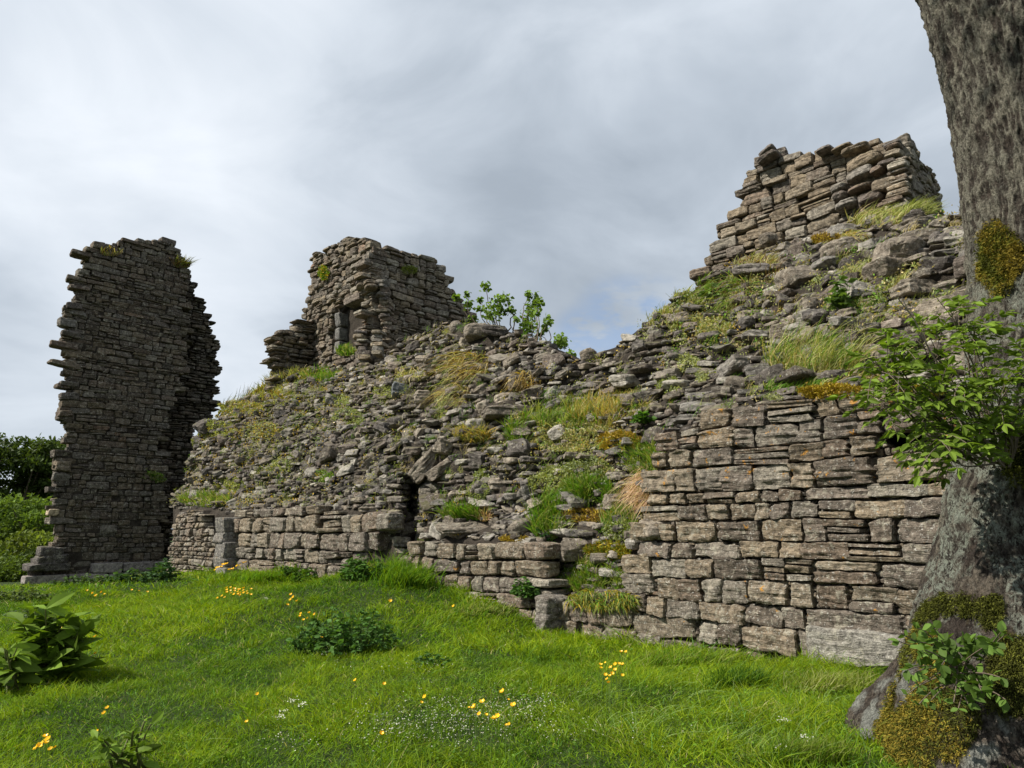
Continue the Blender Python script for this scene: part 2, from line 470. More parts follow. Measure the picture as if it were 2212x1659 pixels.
for x, y, z in [(-4, 0, 0.1), (0, 0, 0.0), (4, 0, 0.05), (-10, 4, 0.1), (-16, 10, 0.1), (-25, 20, -0.6), (-18, 30, -1.2), (-8, 30, -0.8), (5, 30, -0.5), (12, 10, 0.4), (20, 20, 0), (10, 0, 0.2), (-20, 0, 0)]:
    gp.append(np.array([x, y, z], float))
gp = np.array(gp)
def ground_z(x, y):
    x = np.asarray(x, float); y = np.asarray(y, float)
    num = 0; den = 0
    for px, py, pz in gp:
        d2 = (x - px) ** 2 + (y - py) ** 2
        wgt = 1 / (d2 + 0.35) ** 1.7
        num = num + wgt * pz; den = den + wgt
    z = num / den
    r = np.sqrt(x ** 2 + y ** 2)
    fade = np.clip((r - 35) / 60, 0, 1)
    z = z * (1 - fade) + (-2.5) * fade
    z = z + 0.035 * fbm(xy0(x * 1.3, y * 1.3), 21, 3) * np.clip(1.4 - r / 60, 0, 1)
    return z
def ground_hit(u, v):
    """where the sight line through a pixel meets the ground"""
    u = np.asarray(u, float); v = np.asarray(v, float)
    Y = np.full(u.shape, 2.5)
    d = ray(u, v); best = np.full(u.shape, np.nan)
    for Yk in np.geomspace(2.6, 40, 160):
        p = CAM + d * (Yk / d[..., 1])[..., None]
        below = p[..., 2] <= ground_z(p[..., 0], p[..., 1])
        best = np.where(np.isnan(best) & below, Yk, best)
    best = np.where(np.isnan(best), 40, best)
    p = CAM + d * (best / d[..., 1])[..., None]
    p[..., 2] = ground_z(p[..., 0], p[..., 1])
    return p
def build_ground():
    a = np.concatenate([-np.geomspace(1400, 14, 26), np.linspace(-13.6, 13.6, 170), np.geomspace(14, 1400, 26)])
    b = np.concatenate([-np.geomspace(1400, 3, 20), np.linspace(-2.8, 26, 170), np.geomspace(26.4, 1400, 26)])
    X, Yg = np.meshgrid(a, b)
    Z = ground_z(X, Yg)
    V = np.stack([X, Yg, Z], -1).reshape(-1, 3)
    nx, ny = len(a), len(b)
    i = (np.arange(ny - 1)[:, None] * nx + np.arange(nx - 1)[None]).ravel()
    Q = np.stack([i, i + 1, i + 1 + nx, i + nx], -1)
    o = make_mesh('ground', V, Q, mat=M_GROUND, smooth=True)
    tag(o, 'green meadow ground in front of the ruin', None, kind='structure')
build_ground()
# ------------------------------------------------------------------ the long bank of fallen wall core
COLS = [
 (350, [(1262, 0.12), (1118, 0.05), (1110, 0.30)]),
 (400, [(1260, 0.12), (1112, 0.05), (1090, 0.55), (1040, 0.95)]),
 (440, [(1255, 0.12), (1108, 0.05), (1085, 0.65), (1000, 1.2), (930, 1.7)]),
 (500, [(1250, 0.05), (1112, 0.18), (1092, 0.6), (980, 1.3), (900, 2.0), (868, 2.6)]),
 (580, [(1245, 0.05), (1106, 0.18), (1085, 0.5), (980, 1.2), (880, 2.2), (835, 3.0)]),
 (680, [(1240, 0.05), (1108, 0.18), (1080, 0.5), (950, 1.3), (850, 2.4), (795, 3.3)]),
 (800, [(1240, 0.05), (1110, 0.18), (1080, 0.45), (960, 1.1), (860, 2.1), (800, 3.0)]),
 (880, [(1210, 0.30), (1150, 0.50), (1060, 0.45), (960, 0.85), (850, 1.9), (735, 3.2)]),
 (960, [(1290, 0.05), (1168, 0.18), (1145, 0.55), (1050, 0.8), (960, 1.05), (850, 2.0), (700, 3.3)]),
 (1050, [(1310, 0.05), (1168, 0.18), (1140, 0.55), (1050, 0.8), (950, 1.2), (800, 2.4), (703, 3.3)]),
 (1140, [(1340, 0.05), (1178, 0.20), (1130, 0.60), (1000, 1.1), (900, 1.7), (800, 2.3), (728, 3.0)]),
 (1190, [(1370, 0.05), (1290, 0.18), (1270, 0.5), (1180, 0.75), (1080, 1.0), (950, 1.5), (880, 1.9), (810, 2.4), (750, 2.9)]),
 (1240, [(1390, 0.05), (1295, 0.18), (1275, 0.45), (1180, 0.65), (1080, 1.0), (950, 1.5), (880, 2.0), (820, 2.4), (778, 2.8)]),
 (1330, [(1400, 0.05), (1290, 0.18), (1270, 0.35), (1150, 0.55), (1080, 0.8), (950, 1.4), (860, 1.9), (800, 2.5), (745, 3.0)]),
 (1400, [(1405, 0.05), (1150, 0.18), (1050, 0.35), (930, 0.85), (840, 1.5), (770, 2.3), (707, 3.1)]),
 (1470, [(1415, 0.05), (940, 0.18), (915, 0.45), (880, 0.75), (800, 1.4), (700, 2.5), (648, 3.2)]),
 (1560, [(1425, 0.05), (895, 0.18), (878, 0.5), (800, 1.15), (700, 2.2), (620, 3.4), (585, 4.2)]),
 (1700, [(1440, 0.05), (868, 0.18), (850, 0.55), (780, 1.0), (700, 1.8), (600, 3.0), (530, 4.2)]),
 (1850, [(1460, 0.05), (864, 0.18), (845, 0.6), (760, 1.0), (680, 1.5), (580, 2.5), (480, 4.2)]),
 (2000, [(1480, 0.05), (864, 0.18), (840, 0.6), (750, 0.9), (650, 1.4), (550, 2.3), (466, 3.5)]),
 (2120, [(1495, 0.05), (864, 0.18), (830, 0.6), (740, 0.9), (620, 1.4), (520, 2.3), (470, 3.2)]),
 (2450, [(1560, 0.05), (864, 0.18), (820, 0.6), (700, 1.0), (560, 1.6), (480, 2.6), (430, 3.3)]),
]
def _steep(u): return float(np.interp(u, [350, 440, 500, 800, 900, 1400, 1560, 1700], [.5, .5, .58, .72, .76, .80, .84, .92]))
COLS = [(u, [(v, .12 + (o - .12) * _steep(u) if o > .2 else o) for v, o in pts]) for u, pts in COLS]
CU = np.array([c[0] for c in COLS], float)
def col_eval(i, v):
    pts = COLS[i][1]; vs = np.array([p[0] for p in pts])[::-1]; os_ = np.array([p[1] for p in pts])[::-1]
    return np.interp(v, vs, os_)
def bank_ends(u):
    return (np.interp(u, CU, [c[1][0][0] for c in COLS]), np.interp(u, CU, [c[1][-1][0] for c in COLS]))
def bank_off(u, v):
    u, v = np.broadcast_arrays(np.asarray(u, float), np.asarray(v, float))
    table = np.stack([col_eval(i, v) for i in range(len(COLS))])
    j = np.clip(np.searchsorted(CU, u) - 1, 0, len(CU) - 2)
    t = np.clip((u - CU[j]) / (CU[j + 1] - CU[j]), 0, 1)
    a = np.take_along_axis(table, j[None], 0)[0]; b = np.take_along_axis(table, (j + 1)[None], 0)[0]
    o = a * (1 - t) + b * t
    # the dark cleft and the hollow under the leaning slabs
    o = o + 1.7 * np.exp(-((u - 893) / 15.0) ** 2) * np.clip((v - 1030) / 30, 0, 1) * np.clip((1200 - v) / 12, 0, 1)
    for (a0, a1, b0, b1) in [(1912, 1992, 912, 966), (1648, 1725, 1026, 1068), (2008, 2034, 1006, 1064), (1798, 1824, 1342, 1398), (1672, 1748, 1416, 1444)]:
        o = o + 0.45 * ((u > a0) & (u < a1) & (v > b0) & (v < b1))
    o = o + 0.35 * np.exp(-((u - 925) / 38.0) ** 2) * np.exp(-((v - 1045) / 40.0) ** 2)
    o = o + 0.30 * np.exp(-((u - 655) / 35.0) ** 2) * np.exp(-((v - 1078) / 16.0) ** 2)
    return o
def bank_pt(u, v, lift=0.0):
    u, v = np.broadcast_arrays(np.asarray(u, float), np.asarray(v, float))
    o = bank_off(u, v)
    d = ray(u, v); n = MAIN.N
    A = MAIN.A[None] - n[None] * o.reshape(-1, 1)
    dd = d.reshape(-1, 3)
    t = ((A - CAM[:2]) @ n) / (dd[:, :2] @ n)
    p = (CAM + dd * t[:, None])
    q = p.copy()
    # rough relief of the bank, only above the faced walls
    tz = (p[:, 2] + 0.35 * fbm(p * 0.45, 41, 2) + .10 * vnoise(p * 1.7, 43)) / 0.52; fr_ = tz - np.floor(tz)
    led = 0.26 * (fr_ - 0.5) * np.clip((1 - fr_) / .12, 0, 1) * np.clip(.5 + 1.2 * vnoise(p * .5, 47), 0, 1)
    rgh = np.clip((o.reshape(-1) - 0.2) / 0.4, 0, 1) * ~((u.reshape(-1) > 1600) & (v.reshape(-1) > 905)) * (0.16 * fbm(p * 1.1, 31, 3) + 0.08 * vnoise(p * 3.2, 35) + led)
    q = q + NM * rgh[:, None] + NM * lift
    return q.reshape(o.shape + (3,))
GU = np.linspace(374, 2440, 420)
vb, vt = bank_ends(GU)
GT = np.linspace(0, 1, 150)
UU = np.repeat(GU[None], len(GT), 0); VV = vb[None] * (1 - GT[:, None]) + vt[None] * GT[:, None]
BP = bank_pt(UU, VV)                                            # rows x cols x 3
# carry the bank over its crest and down behind
back = []
top = BP[-1]
for dist, dz in [(0.5, -0.06), (1.4, -0.2), (2.6, -0.35), (3.8, -0.8), (5.0, -1.8)]:
    q = top - NM * dist; q = q + np.array([0, 0, dz]); q[:, 2] += 0.10 * fbm(q * 1.2, 77, 3); back.append(q)
q = top - NM * 6.8; q[:, 2] = ground_z(q[:, 0], q[:, 1]) - 0.3; back.append(q)
low = BP[0].copy(); low[:, 2] = ground_z(low[:, 0], low[:, 1]) - 0.4
G = np.concatenate([low[None], BP, np.array(back)])
# left end: fold the side of the bank back
endc = []
for dist, dx in [(3.0, 0.5), (7.0, 0.6)]:
    e = G[:, 0] - NM * dist * .35
    e = e.copy(); e[:, 2] = np.minimum(e[:, 2], ground_z(e[:, 0], e[:, 1]) + (0.8 if dist < 4 else -0.4)); endc.append(e[:, None])
G = np.concatenate([endc[1], endc[0], G], 1)
ny, nx = G.shape[:2]
i = (np.arange(ny - 1)[:, None] * nx + np.arange(nx - 1)[None]).ravel()
bank = thing('rubble_bank', 'long steep bank of rubble and mortar core with grass on it behind the low walls', 'rubble bank', tuple(BP[40, 150]))
make_mesh('mortar_core', G.reshape(-1, 3), np.stack([i, i + 1, i + 1 + nx, i + nx], -1), mat=M_CORE, parent=bank, smooth=True)

# scatter of rubble over the bank
cellA = np.linalg.norm(np.cross(BP[1:, :-1] - BP[:-1, :-1], BP[:-1, 1:] - BP[:-1, :-1]), axis=-1)
Uc = (UU[1:, 1:] + UU[:-1, :-1]) / 2; Vc = (VV[1:, 1:] + VV[:-1, :-1]) / 2; Oc = bank_off(Uc, Vc)
wgt = cellA * (Oc > 0.24) * ~((Uc > 1600) & (Vc > 905))
# green patches carry fewer stones
PATCH = [(1270, 960, 110, 75, .75), (1230, 1040, 70, 45, .6), (1190, 1190, 35, 70, .6), (1290, 1290, 60, 30, .8), (1760, 810, 110, 40, .85), (1600, 650, 90, 60, .35), (1960, 455, 70, 30, .7),
         (1850, 490, 60, 25, .6), (1005, 1105, 40, 22, .8), (980, 850, 60, 50, .5), (560, 900, 70, 45, .35), (1900, 600, 80, 35, .4), (1540, 700, 70, 40, .5), (460, 1095, 50, 14, .8)]
dens = np.ones_like(Uc)
for (pu, pv, ru, rv, k) in PATCH:
    dens *= 1 - k * np.exp(-(((Uc - pu) / ru) ** 2 + ((Vc - pv) / rv) ** 2))
dens *= 1 - .9 * ((np.abs(Uc - 893) < 15) & (Vc > 1045) & (Vc < 1195))
wgt = wgt * dens
cum = np.cumsum(wgt.ravel()); area = cum[-1]
ncell = Uc.shape[1]
def sample_bank(n, r):
    k = np.searchsorted(cum, r.rand(n) * area); i, j = k // ncell, k % ncell
    a, b = r.rand(n), r.rand(n)
    p = BP[i, j] * (1 - a[:, None]) * (1 - b[:, None]) + BP[i, j + 1] * (a * (1 - b))[:, None] + BP[i + 1, j] * ((1 - a) * b)[:, None] + BP[i + 1, j + 1] * (a * b)[:, None]
    nr = np.cross(BP[i, j + 1] - BP[i, j], BP[i + 1, j] - BP[i, j]); nr /= np.linalg.norm(nr, axis=1)[:, None] + 1e-9
    nr[(nr @ NM) < 0] *= -1
    return p, nr, Uc[i, j], Vc[i, j]
print('bank area', area)
def rot_stone(r, nr, tilt, flat):
    yaw = math.atan2(MAIN.U[1], MAIN.U[0]) + r.normal(0, 0.5)
    z = np.array([r.normal(0, tilt), r.normal(0, tilt), 1.0]) + nr * 0.25 * (1 - flat); z /= np.linalg.norm(z)
    x = np.array([math.cos(yaw), math.sin(yaw), 0.0]); x -= z * x.dot(z); x /= np.linalg.norm(x)
    return np.array([x, np.cross(z, x), z])
r = np.random.RandomState(11)
tiers = [(0.34, 0.46, 36), (0.25, 0.34, 300), (0.17, 0.25, 1700), (0.11, 0.17, 5600), (0.06, 0.11, 8500)]
grid = {}
cs = 0.5
st_big, st_small = Stones(), Stones()
KEEP = []     # places kept free for the individual boulders
BOULDERS = [  # u, v, width px, height px, lean, grey factor, label
 (1735, 605, 108, 58, 0.10, 1.05, 'largest grey rounded boulder high on the right bank below the upper tower'),
 (1757, 668, 72, 42, 0.0, 1.1, 'brown squarish boulder with ochre top below the largest grey boulder'),
 (1662, 512, 40, 24, 0.1, 1.0, 'small angular stone lying at the foot of the upper tower left of the yellow moss'),
 (1872, 350, 76, 30, 0.05, 1.15, 'long rounded boulder built into the broken top of the upper tower'),
 (1825, 540, 86, 46, 0.15, 1.1, 'pale brown boulder on the right bank between grass and dark gap'),
 (1918, 590, 100, 44, -0.1, 1.15, 'broad sloping boulder beside the tree trunk on the upper right bank'),
 (1975, 490, 90, 32, 0.05, 1.0, 'flat dark boulder on the crest left of the trunk'),
 (1978, 625, 84, 34, 0.0, 1.2, 'broad flat topped boulder above the leafy shoots of the trunk'),
 (1040, 722, 62, 40, 0.0, 1.2, 'large pale boulder on the crest right of the middle tower'),
 (993, 712, 30, 34, 0.3, 1.1, 'pointed grey stone standing on the crest beside the large pale boulder'),
 (922, 860, 36, 28, 0.0, 1.35, 'pale block under the middle tower left of the straw coloured grass'),
 (873, 843, 44, 26, -0.15, 1.1, 'blue grey slab leaning left of the pale block under the middle tower'),
 (1077, 865, 40, 34, 0.5, 1.9, 'whitish broken stone beside the dark flat slab on the mid bank'),
 (1057, 885, 26, 34, 0.5, 1.6, 'narrow pale stone leaning against the whitish broken stone'),
 (1100, 893, 110, 26, 0.0, 0.8, 'wide dark flat slab projecting from the middle of the bank'),
 (967, 965, 38, 34, -0.4, 1.3, 'grey tilted block above the dark cleft'),
 (918, 1003, 84, 34, 0.85, 1.0, 'large slab leaning steeply over the dark cleft'),
 (962, 1012, 74, 24, 0.6, 0.85, 'second leaning slab right of the large one over the cleft'),
 (1073, 1045, 46, 28, 0.05, 1.35, 'pale squared block lying left of the tall standing weeds'),
 (1330, 1083, 50, 30, 0.0, 1.2, 'grey flat topped boulder below the straw grass in the collapsed gap'),
 (1248, 1187, 66, 44, 0.0, 0.95, 'dark squared block in the lower part of the collapsed gap'),
 (1428, 1140, 76, 36, 0.0, 1.5, 'pale grey rounded block at the left edge of the right wall'),
 (1152, 1233, 54, 22, 0.0, 1.6, 'pinkish loose flat stone on the end of the centre low wall'),
 (1130, 1140, 50, 30, 0.35, 1.0, 'tilted brown boulder lying on top of the centre low wall'),
 (1010, 1140, 130, 22, 0.03, 1.0, 'long flat slab on top of the centre low wall under bright grass'),
 (1412, 570, 1, 1, 0, 1, None),
 (1265, 765, 34, 30, 0.2, 1.1, 'pale stone in the dip of the crest below the blue sky'),
 (1345, 770, 56, 34, 0.25, 1.0, 'broad brown boulder on the crest right of the dip'),
 (580, 800, 1, 1, 0, 1, None),
 (560, 866, 28, 22, 0.2, 1.5, 'pale rounded stone on the grassy left end of the crest'),
 (805, 1098, 50, 18, 0.0, 1.1, 'capping block at the right end of the left low wall'),
 (630, 1165, 1, 1, 0, 1, None),
]
BOULDERS = [b for b in BOULDERS if b[6]]
def near_boulder(u, v):
    for (bu, bv, bw, bh, *_ ) in BOULDERS:
        if abs(u - bu) < bw * 0.5 and abs(v - bv) < bh * 0.55: return True
    return False
for lo, hi, cnt in tiers:
    p, nr, su, sv = sample_bank(cnt * 2, r)
    placed = 0
    for q in range(cnt * 2):
        if placed >= cnt: break
        L = r.uniform(lo, hi)
        pu = su[q]
        if L > 0.22 and pu < 1500 and r.rand() < (0.7 if pu < 850 else .5): continue
        rad = L * 0.42
        key = tuple(np.floor(p[q] / cs).astype(int)); ok = True
        for dx in (-1, 0, 1):
            for dy in (-1, 0, 1):
                for dz in (-1, 0, 1):
                    for (c2, r2) in grid.get((key[0] + dx, key[1] + dy, key[2] + dz), ()):
                        if (c2[0] - p[q][0]) ** 2 + (c2[1] - p[q][1]) ** 2 + ((c2[2] - p[q][2]) * 1.7) ** 2 < (r2 + rad) ** 2 * 0.90: ok = False; break
                    if not ok: break
                if not ok: break
            if not ok: break
        if not ok or near_boulder(pu, sv[q]): continue
        grid.setdefault(key, []).append((p[q], rad)); placed += 1
        flat = np.clip((pu - 1150) / 250, 0, 1) * np.clip((1750 - pu) / 200, 0, 1)
        H = L * (r.uniform(0.42, 0.85) if r.rand() > 0.4 + 0.4 * flat else r.uniform(0.2, 0.38))
        D = L * r.uniform(0.7, 1.1)
        tone = 1.0 + 0.20 * vnoise(p[q] * 0.8, 3)
        tint = PAL[r.randint(len(PAL))] * r.uniform(0.6, 1.4) * tone; tint = tint * .6 + .4 * tint.mean() * np.array([1.06, 1.0, .93])
        if r.rand() < 0.13: tint = np.array([0.27, 0.25, 0.215]) * r.uniform(.8, 1.2)
        tgt = st_big if L > 0.17 else st_small
        if L < 0.27 and vnoise(p[q] * .7, 61) > -.15 and r.rand() < .85:
            wz = p[q][2] + .10 * vnoise(np.array([p[q][0] * .6, p[q][1] * .6, 0]), 63); cz = round(wz / .105) * .105
            pc_ = p[q].copy(); pc_[2] += cz - wz
            tgt.add(pc_ + NM * L * r.uniform(-.15, .15), rot_stone(r, nr[q], 0.07, 1), (L * 1.25, D, min(H, .095) if L > .11 else H), r.uniform(5, 14), tint); continue
        tgt.add(p[q] + nr[q] * L * r.uniform(-0.18, 0.28), rot_stone(r, nr[q], 0.28 - 0.12 * flat, flat), (L * 1.1, D, H), r.uniform(4.0, 13.0), tint)
print('rubble', len(st_big), len(st_small))
st_big.build('rubble_stones', M_STONE, bank, n=8, rough=0.16, strata=0.012, cuts=7, cutd=(0.58, 0.9), seed=2)
st_small.build('small_rubble', M_STONE, bank, n=3, rough=0.14, strata=0.0, cuts=4, cutd=(0.55, 0.9), seed=3)
bank.children[0]  # parts live under the bank

rb = np.random.RandomState(5)
for (bu, bv, bw, bh, lean, tone, lab) in BOULDERS:
    off_face = lab.startswith('long rounded boulder built')
    vv_ = max(bv, bank_ends(bu)[1] + 2)
    pos = bank_pt(bu, vv_)
    sc_ = (pos[1]) / FPX * 1.02
    if off_face:
        continue
    pos = pos + np.array([0, 0, (vv_ - bv) * sc_])
    Wd, Hd = bw * sc_, bh * sc_
    x = np.array([1, 0.25, 0.0]); x /= np.linalg.norm(x); z = np.array([0, 0, 1.0]); y = np.cross(z, x)
    x2 = x * math.cos(lean) + z * math.sin(lean); z2 = -x * math.sin(lean) + z * math.cos(lean)
    s_ = Stones(); kk = 9 if ('block' in lab or 'slab' in lab or 'flat' in lab) else 3.6
    t_ = np.array([0.155, 0.132, 0.104]) * tone
    if 'pinkish' in lab: t_ = np.array([0.34, 0.24, 0.18])
    if 'blue grey' in lab: t_ = np.array([0.15, 0.16, 0.17])
    s_.add(pos + NM * 0.02, np.array([x2, y, z2]), (Wd, max(Wd * 0.8, Hd), Hd), kk, t_)
    nm = 'slab' if 'slab' in lab else ('stone_block' if 'block' in lab else 'boulder')
    o = s_.build(nm, M_BOULDER, None, n=18, rough=0.14, strata=0.02 if kk > 5 else 0.006, cuts=7, cutd=(0.6, 0.92), seed=rb.randint(999), origin=pos)
    tag(o, lab, 'stone')

# ------------------------------------------------------------------ faced walls
def U_(a): return np.array(a, float)
def wall_tint(seed, base=1.0, pale=0.12):
    def f(a, b, r):
        t = (PAL[r.randint(len(PAL))] * .7 + .3 * PAL[0]) * r.uniform(0.8, 1.2) * base
        if r.rand() < pale: t = np.array([0.23, 0.205, 0.165]) * r.uniform(0.8, 1.15) * base
        if r.rand() < 0.006: t = np.array([0.19, 0.13, 0.09]) * base
        return t
    return f
# right wall
bw = thing('stone_wall', 'tall coursed rubble wall at the right behind the tree, topped by moss and grass', 'wall', MAIN.hit(1700, 1420))
pix = [(1195, 1480), (1192, 1372), (1200, 1296), (1262, 1298), (1300, 1292), (1365, 1285), (1362, 1230), (1385, 1190), (1378, 1150), (1402, 1100), (1408, 1040), (1432, 985), (1445, 935),
       (1500, 915), (1545, 898), (1600, 878), (1700, 866), (1800, 862), (2000, 868), (2200, 868), (2450, 860), (2450, 1700)]
polyR = MAIN.poly(pix)
hole1 = MAIN.poly([(1915, 918), (1985, 915), (1990, 958), (1925, 962)])
hole2 = MAIN.poly([(1652, 1030), (1715, 1028), (1722, 1062), (1655, 1064)])
hole3 = MAIN.poly([(2012, 1010), (2030, 1010), (2030, 1060), (2012, 1060)])
hole4 = MAIN.poly([(1800, 1345), (1822, 1345), (1822, 1395), (1805, 1395)])
hole5 = MAIN.poly([(1675, 1418), (1745, 1424), (1740, 1442), (1680, 1438)])
sL, sU = Stones(), Stones()
tmp = Stones()
masonry(tmp, MAIN, polyR, ch=(0.15, 0.25), sl=(0.20, 0.58), depth=0.34, jit=0.016, slab=0.12, k=(12, 30), holes=[hole1, hole2, hole3, hole4, hole5], tilt=0.035, seed=42, big=0.06, gap=0.015, ext=0.1, tintf=wall_tint(1, 1.02), wav=0.06, bulge=0.025, skip=0.01)
zsplit = MAIN.sh(1700, 1045)[1]
for q in range(len(tmp)):
    t_ = sU if tmp.c[q][2] > zsplit else sL
    t_.add(tmp.c[q], tmp.ax[q], tmp.d[q], tmp.k[q], tmp.tint[q])
print('right wall stones', len(tmp))
sL.build('coursed_facing', M_WALL, bw, n=12, rough=0.2, strata=0.014, cuts=4, cutd=(0.86, 1.08), seed=8, gain=1.05)
sU.build('upper_courses', M_WALL_UP, bw, n=12, rough=0.15, strata=0.03, cuts=4, cutd=(0.86, 1.08), seed=9)['label'] = 'upper courses with orange lichen'
# pinning stones in the joints
sp = Stones(); r = np.random.RandomState(15)
masonry(sp, MAIN, polyR, ch=(0.035, 0.07), sl=(0.05, 0.16), depth=0.2, jit=0.02, off=0.055, slab=0.1, k=(4, 9), holes=[hole1, hole2, hole3, hole4], tilt=0.1, seed=43, gap=0.008, tintf=wall_tint(2, 0.85), wav=0.02)
sp.build('pinning_stones', M_WALL, bw, n=4, rough=0.15, strata=0.0, cuts=3, seed=10)
# heavy through stones of the lowest courses
lab_blocks = [(1845, 1400, 200, 78, 'large pale foundation block at the foot of the right wall beside the tree', 1.5),
              (1232, 1340, 48, 70, None, 1)]
o_ = Stones(); c_ = MAIN.hit(1852, 1402); scx = c_[1] / FPX
o_.add(c_ - NM * 0.21, np.array([MAIN.U3 * -1, MAIN.N3, MAIN.Z3]), (200 * scx * 1.05, 0.5, 74 * scx), 10, (0.25, 0.235, 0.205))
b_ = o_.build('foundation_block', M_WALL, bw, n=18, rough=0.08, strata=0.01, cuts=3, cutd=(.85, 1.05), seed=77)
# upright stone and the loose steps
def one_stone(name, u, v, wpx, hpx, lab, tone=1.0, off=0.0, depth=0.35, lean=0.0, k=8, face=MAIN, parent=None, mat=None, n=18, seed=0, rough=0.1, strata=0.02):
    c = face.hit(u, v, off); s = c[1] / FPX
    vis = abs(face.U.dot(np.array([1, 0]))) + 0.05
    Xa = -face.U3 if face.U[0] < 0 else face.U3
    x2 = Xa * math.cos(lean) + face.Z3 * math.sin(lean); z2 = -Xa * math.sin(lean) + face.Z3 * math.cos(lean)
    S = Stones(); S.add(c - face.N3 * depth / 2, np.array([x2, face.N3, z2]), (wpx * s / max(0.55, vis) * 0.85, depth, hpx * s), k, np.array([0.165, 0.148, 0.128]) * tone)
    o = S.build(name, mat or M_WALL, parent, n=n, rough=rough, strata=strata, cuts=5, cutd=(.75, 1.0), seed=seed, origin=None if parent is not None else c)
    if parent is None: tag(o, lab, 'stone')
    return o
one_stone('upright_stone', 1166, 1330, 36, 78, 'upright dressed stone set on edge at the left end of the right wall foot', 1.05, off=-0.25, depth=0.45, k=9, seed=5)
# centre low wall
cw = thing('low_wall', 'low remnant of coursed wall at the centre with the long flat slab on it', 'wall', MAIN.hit(1020, 1290))
polyC = MAIN.poly([(884, 1330), (884, 1160), (960, 1158), (1050, 1163), (1100, 1170), (1150, 1192), (1172, 1215), (1168, 1290), (1180, 1330), (1195, 1370), (1150, 1400)])
sC = Stones()
masonry(sC, MAIN, polyC, ch=(0.14, 0.24), sl=(0.22, 0.62), depth=0.4, jit=0.035, slab=0.18, k=(7, 16), tilt=0.03, seed=5, gap=0.02, ext=0.1, tintf=wall_tint(3, 1.05), off=-0.02)
sC.build('coursed_facing', M_WALL, cw, n=10 if 10 in PROTO else 8, rough=0.12, strata=0.02, cuts=5, cutd=(.8, 1.05), seed=12)
# left low wall: a projecting end with a pilaster, then a set back stretch
lw = thing('low_wall', 'low wall remnant at the left beside the tall dark tower, with a squared projecting end', 'wall', MAIN.hit(600, 1230))
polyL = MAIN.poly([(498, 1290), (500, 1118), (540, 1104), (560, 1099), (640, 1102), (700, 1100), (760, 1104), (826, 1106), (840, 1130), (812, 1150), (822, 1185), (800, 1215), (812, 1290)])
sA = Stones()
masonry(sA, MAIN, polyL, ch=(0.17, 0.34), sl=(0.25, 0.75), depth=0.4, jit=0.05, slab=0.22, k=(7, 15), tilt=0.03, seed=66, gap=0.02, ext=0.12, tintf=wall_tint(4, 1.0), off=-0.03)
sA.build('coursed_facing', M_WALL, lw, n=8, rough=0.12, strata=0.02, cuts=5, cutd=(.8, 1.05), seed=13)
polyE = MAIN.poly([(362, 1300), (366, 1190), (380, 1106), (430, 1100), (436, 1136), (458, 1140), (460, 1300)], -0.15)
sE = Stones()
masonry(sE, MAIN, polyE, ch=(0.10, 0.20), sl=(0.12, 0.34), depth=0.4, jit=0.03, slab=0.25, k=(5, 10), tilt=0.06, seed=67, gap=0.012, ext=0.08, tintf=wall_tint(5, 1.05), off=-0.15)
edge_stones(sE, MAIN, polyE, 1.6, 1, seed=17, off0=-0.1)
sE.build('rough_facing', M_WALL, lw, n=5, rough=0.16, strata=0.01, cuts=5, seed=14)
core_block('wall_core', MAIN, polyE, -0.15 + 0.10, 0.5, lw, inset=0.03)
sP = Stones()
for (v0, v1, um, wpx) in [(1118, 1150, 473, 42), (1150, 1172, 470, 46), (1172, 1204, 473, 42), (1204, 1226, 471, 46), (1226, 1262, 473, 44)]:
    c = MAIN.hit(um, (v0 + v1) / 2, -0.28); s = c[1] / FPX
    sP.add(c - NM * 0.25, np.array([-MAIN.U3, NM, MAIN.Z3]), (wpx * s * 1.2, 0.5, (v1 - v0) * s * .99), 14, np.array([.16, .15, .135]) * rs.uniform(.85, 1.1))
sP.build('pilaster', M_WALL, lw, n=8, rough=0.06, strata=0.008, cuts=3, cutd=(.9, 1.1), seed=15)

# ------------------------------------------------------------------ towers
def ragged(poly, amp, seed, step=0.15):
    poly = np.asarray(poly); r = np.random.RandomState(seed); out = []
    for i in range(len(poly)):
        a, b = poly[i], poly[(i + 1) % len(poly)]; n = max(1, int(np.linalg.norm(b - a) / step))
        for k in range(n): out.append(a + (b - a) * k / n + r.uniform(-amp, amp, 2))
    return np.array(out)
def tow_tint(base, pale=0.06):
    return wall_tint(0, base, pale)
# left tower, its front stands square to the long wall
DL = (1.06, 1.0)
FL = Face(P(390, 1100, 22.3), DL)
t1 = thing('ruined_tower', 'tall dark ragged tower at the far left with a slab sticking out', 'ruined tower', FL.hit(230, 1245))
z1 = lambda x, y: (x * 0.496, 466.3 + y * 0.496)
frontz = [(140, 1660), (150, 1560), (245, 1470), (232, 1330), (240, 1080), (288, 1020), (300, 960), (275, 880), (275, 780), (290, 700), (290, 600), (275, 540), (280, 480), (300, 400), (325, 330), (340, 225), (378, 205), (376, 150), (400, 124),
          (470, 122), (540, 110), (640, 104), (760, 98), (770, 160), (795, 215), (812, 300), (800, 440), (812, 640), (788, 760), (742, 800), (728, 900), (690, 1000), (735, 1110), (728, 1280), (690, 1350), (700, 1470), (700, 1660)]
polyF = FL.poly([z1(p[0] + (16 if p[0] < 420 and p[1] > 150 else 0), p[1]) for p in frontz])
s1 = Stones()
masonry(s1, FL, ragged(polyF, 0.05, 1), ch=(0.12, 0.23), sl=(0.16, 0.55), depth=0.45, jit=0.028, slab=0.16, k=(9, 22), tilt=0.03, seed=21, gap=0.010, ext=0.09, tintf=tow_tint(0.62), wav=0.05, bulge=0.05, skip=0.006)  # tint cut below the other towers' stone, shade of the front put into colour
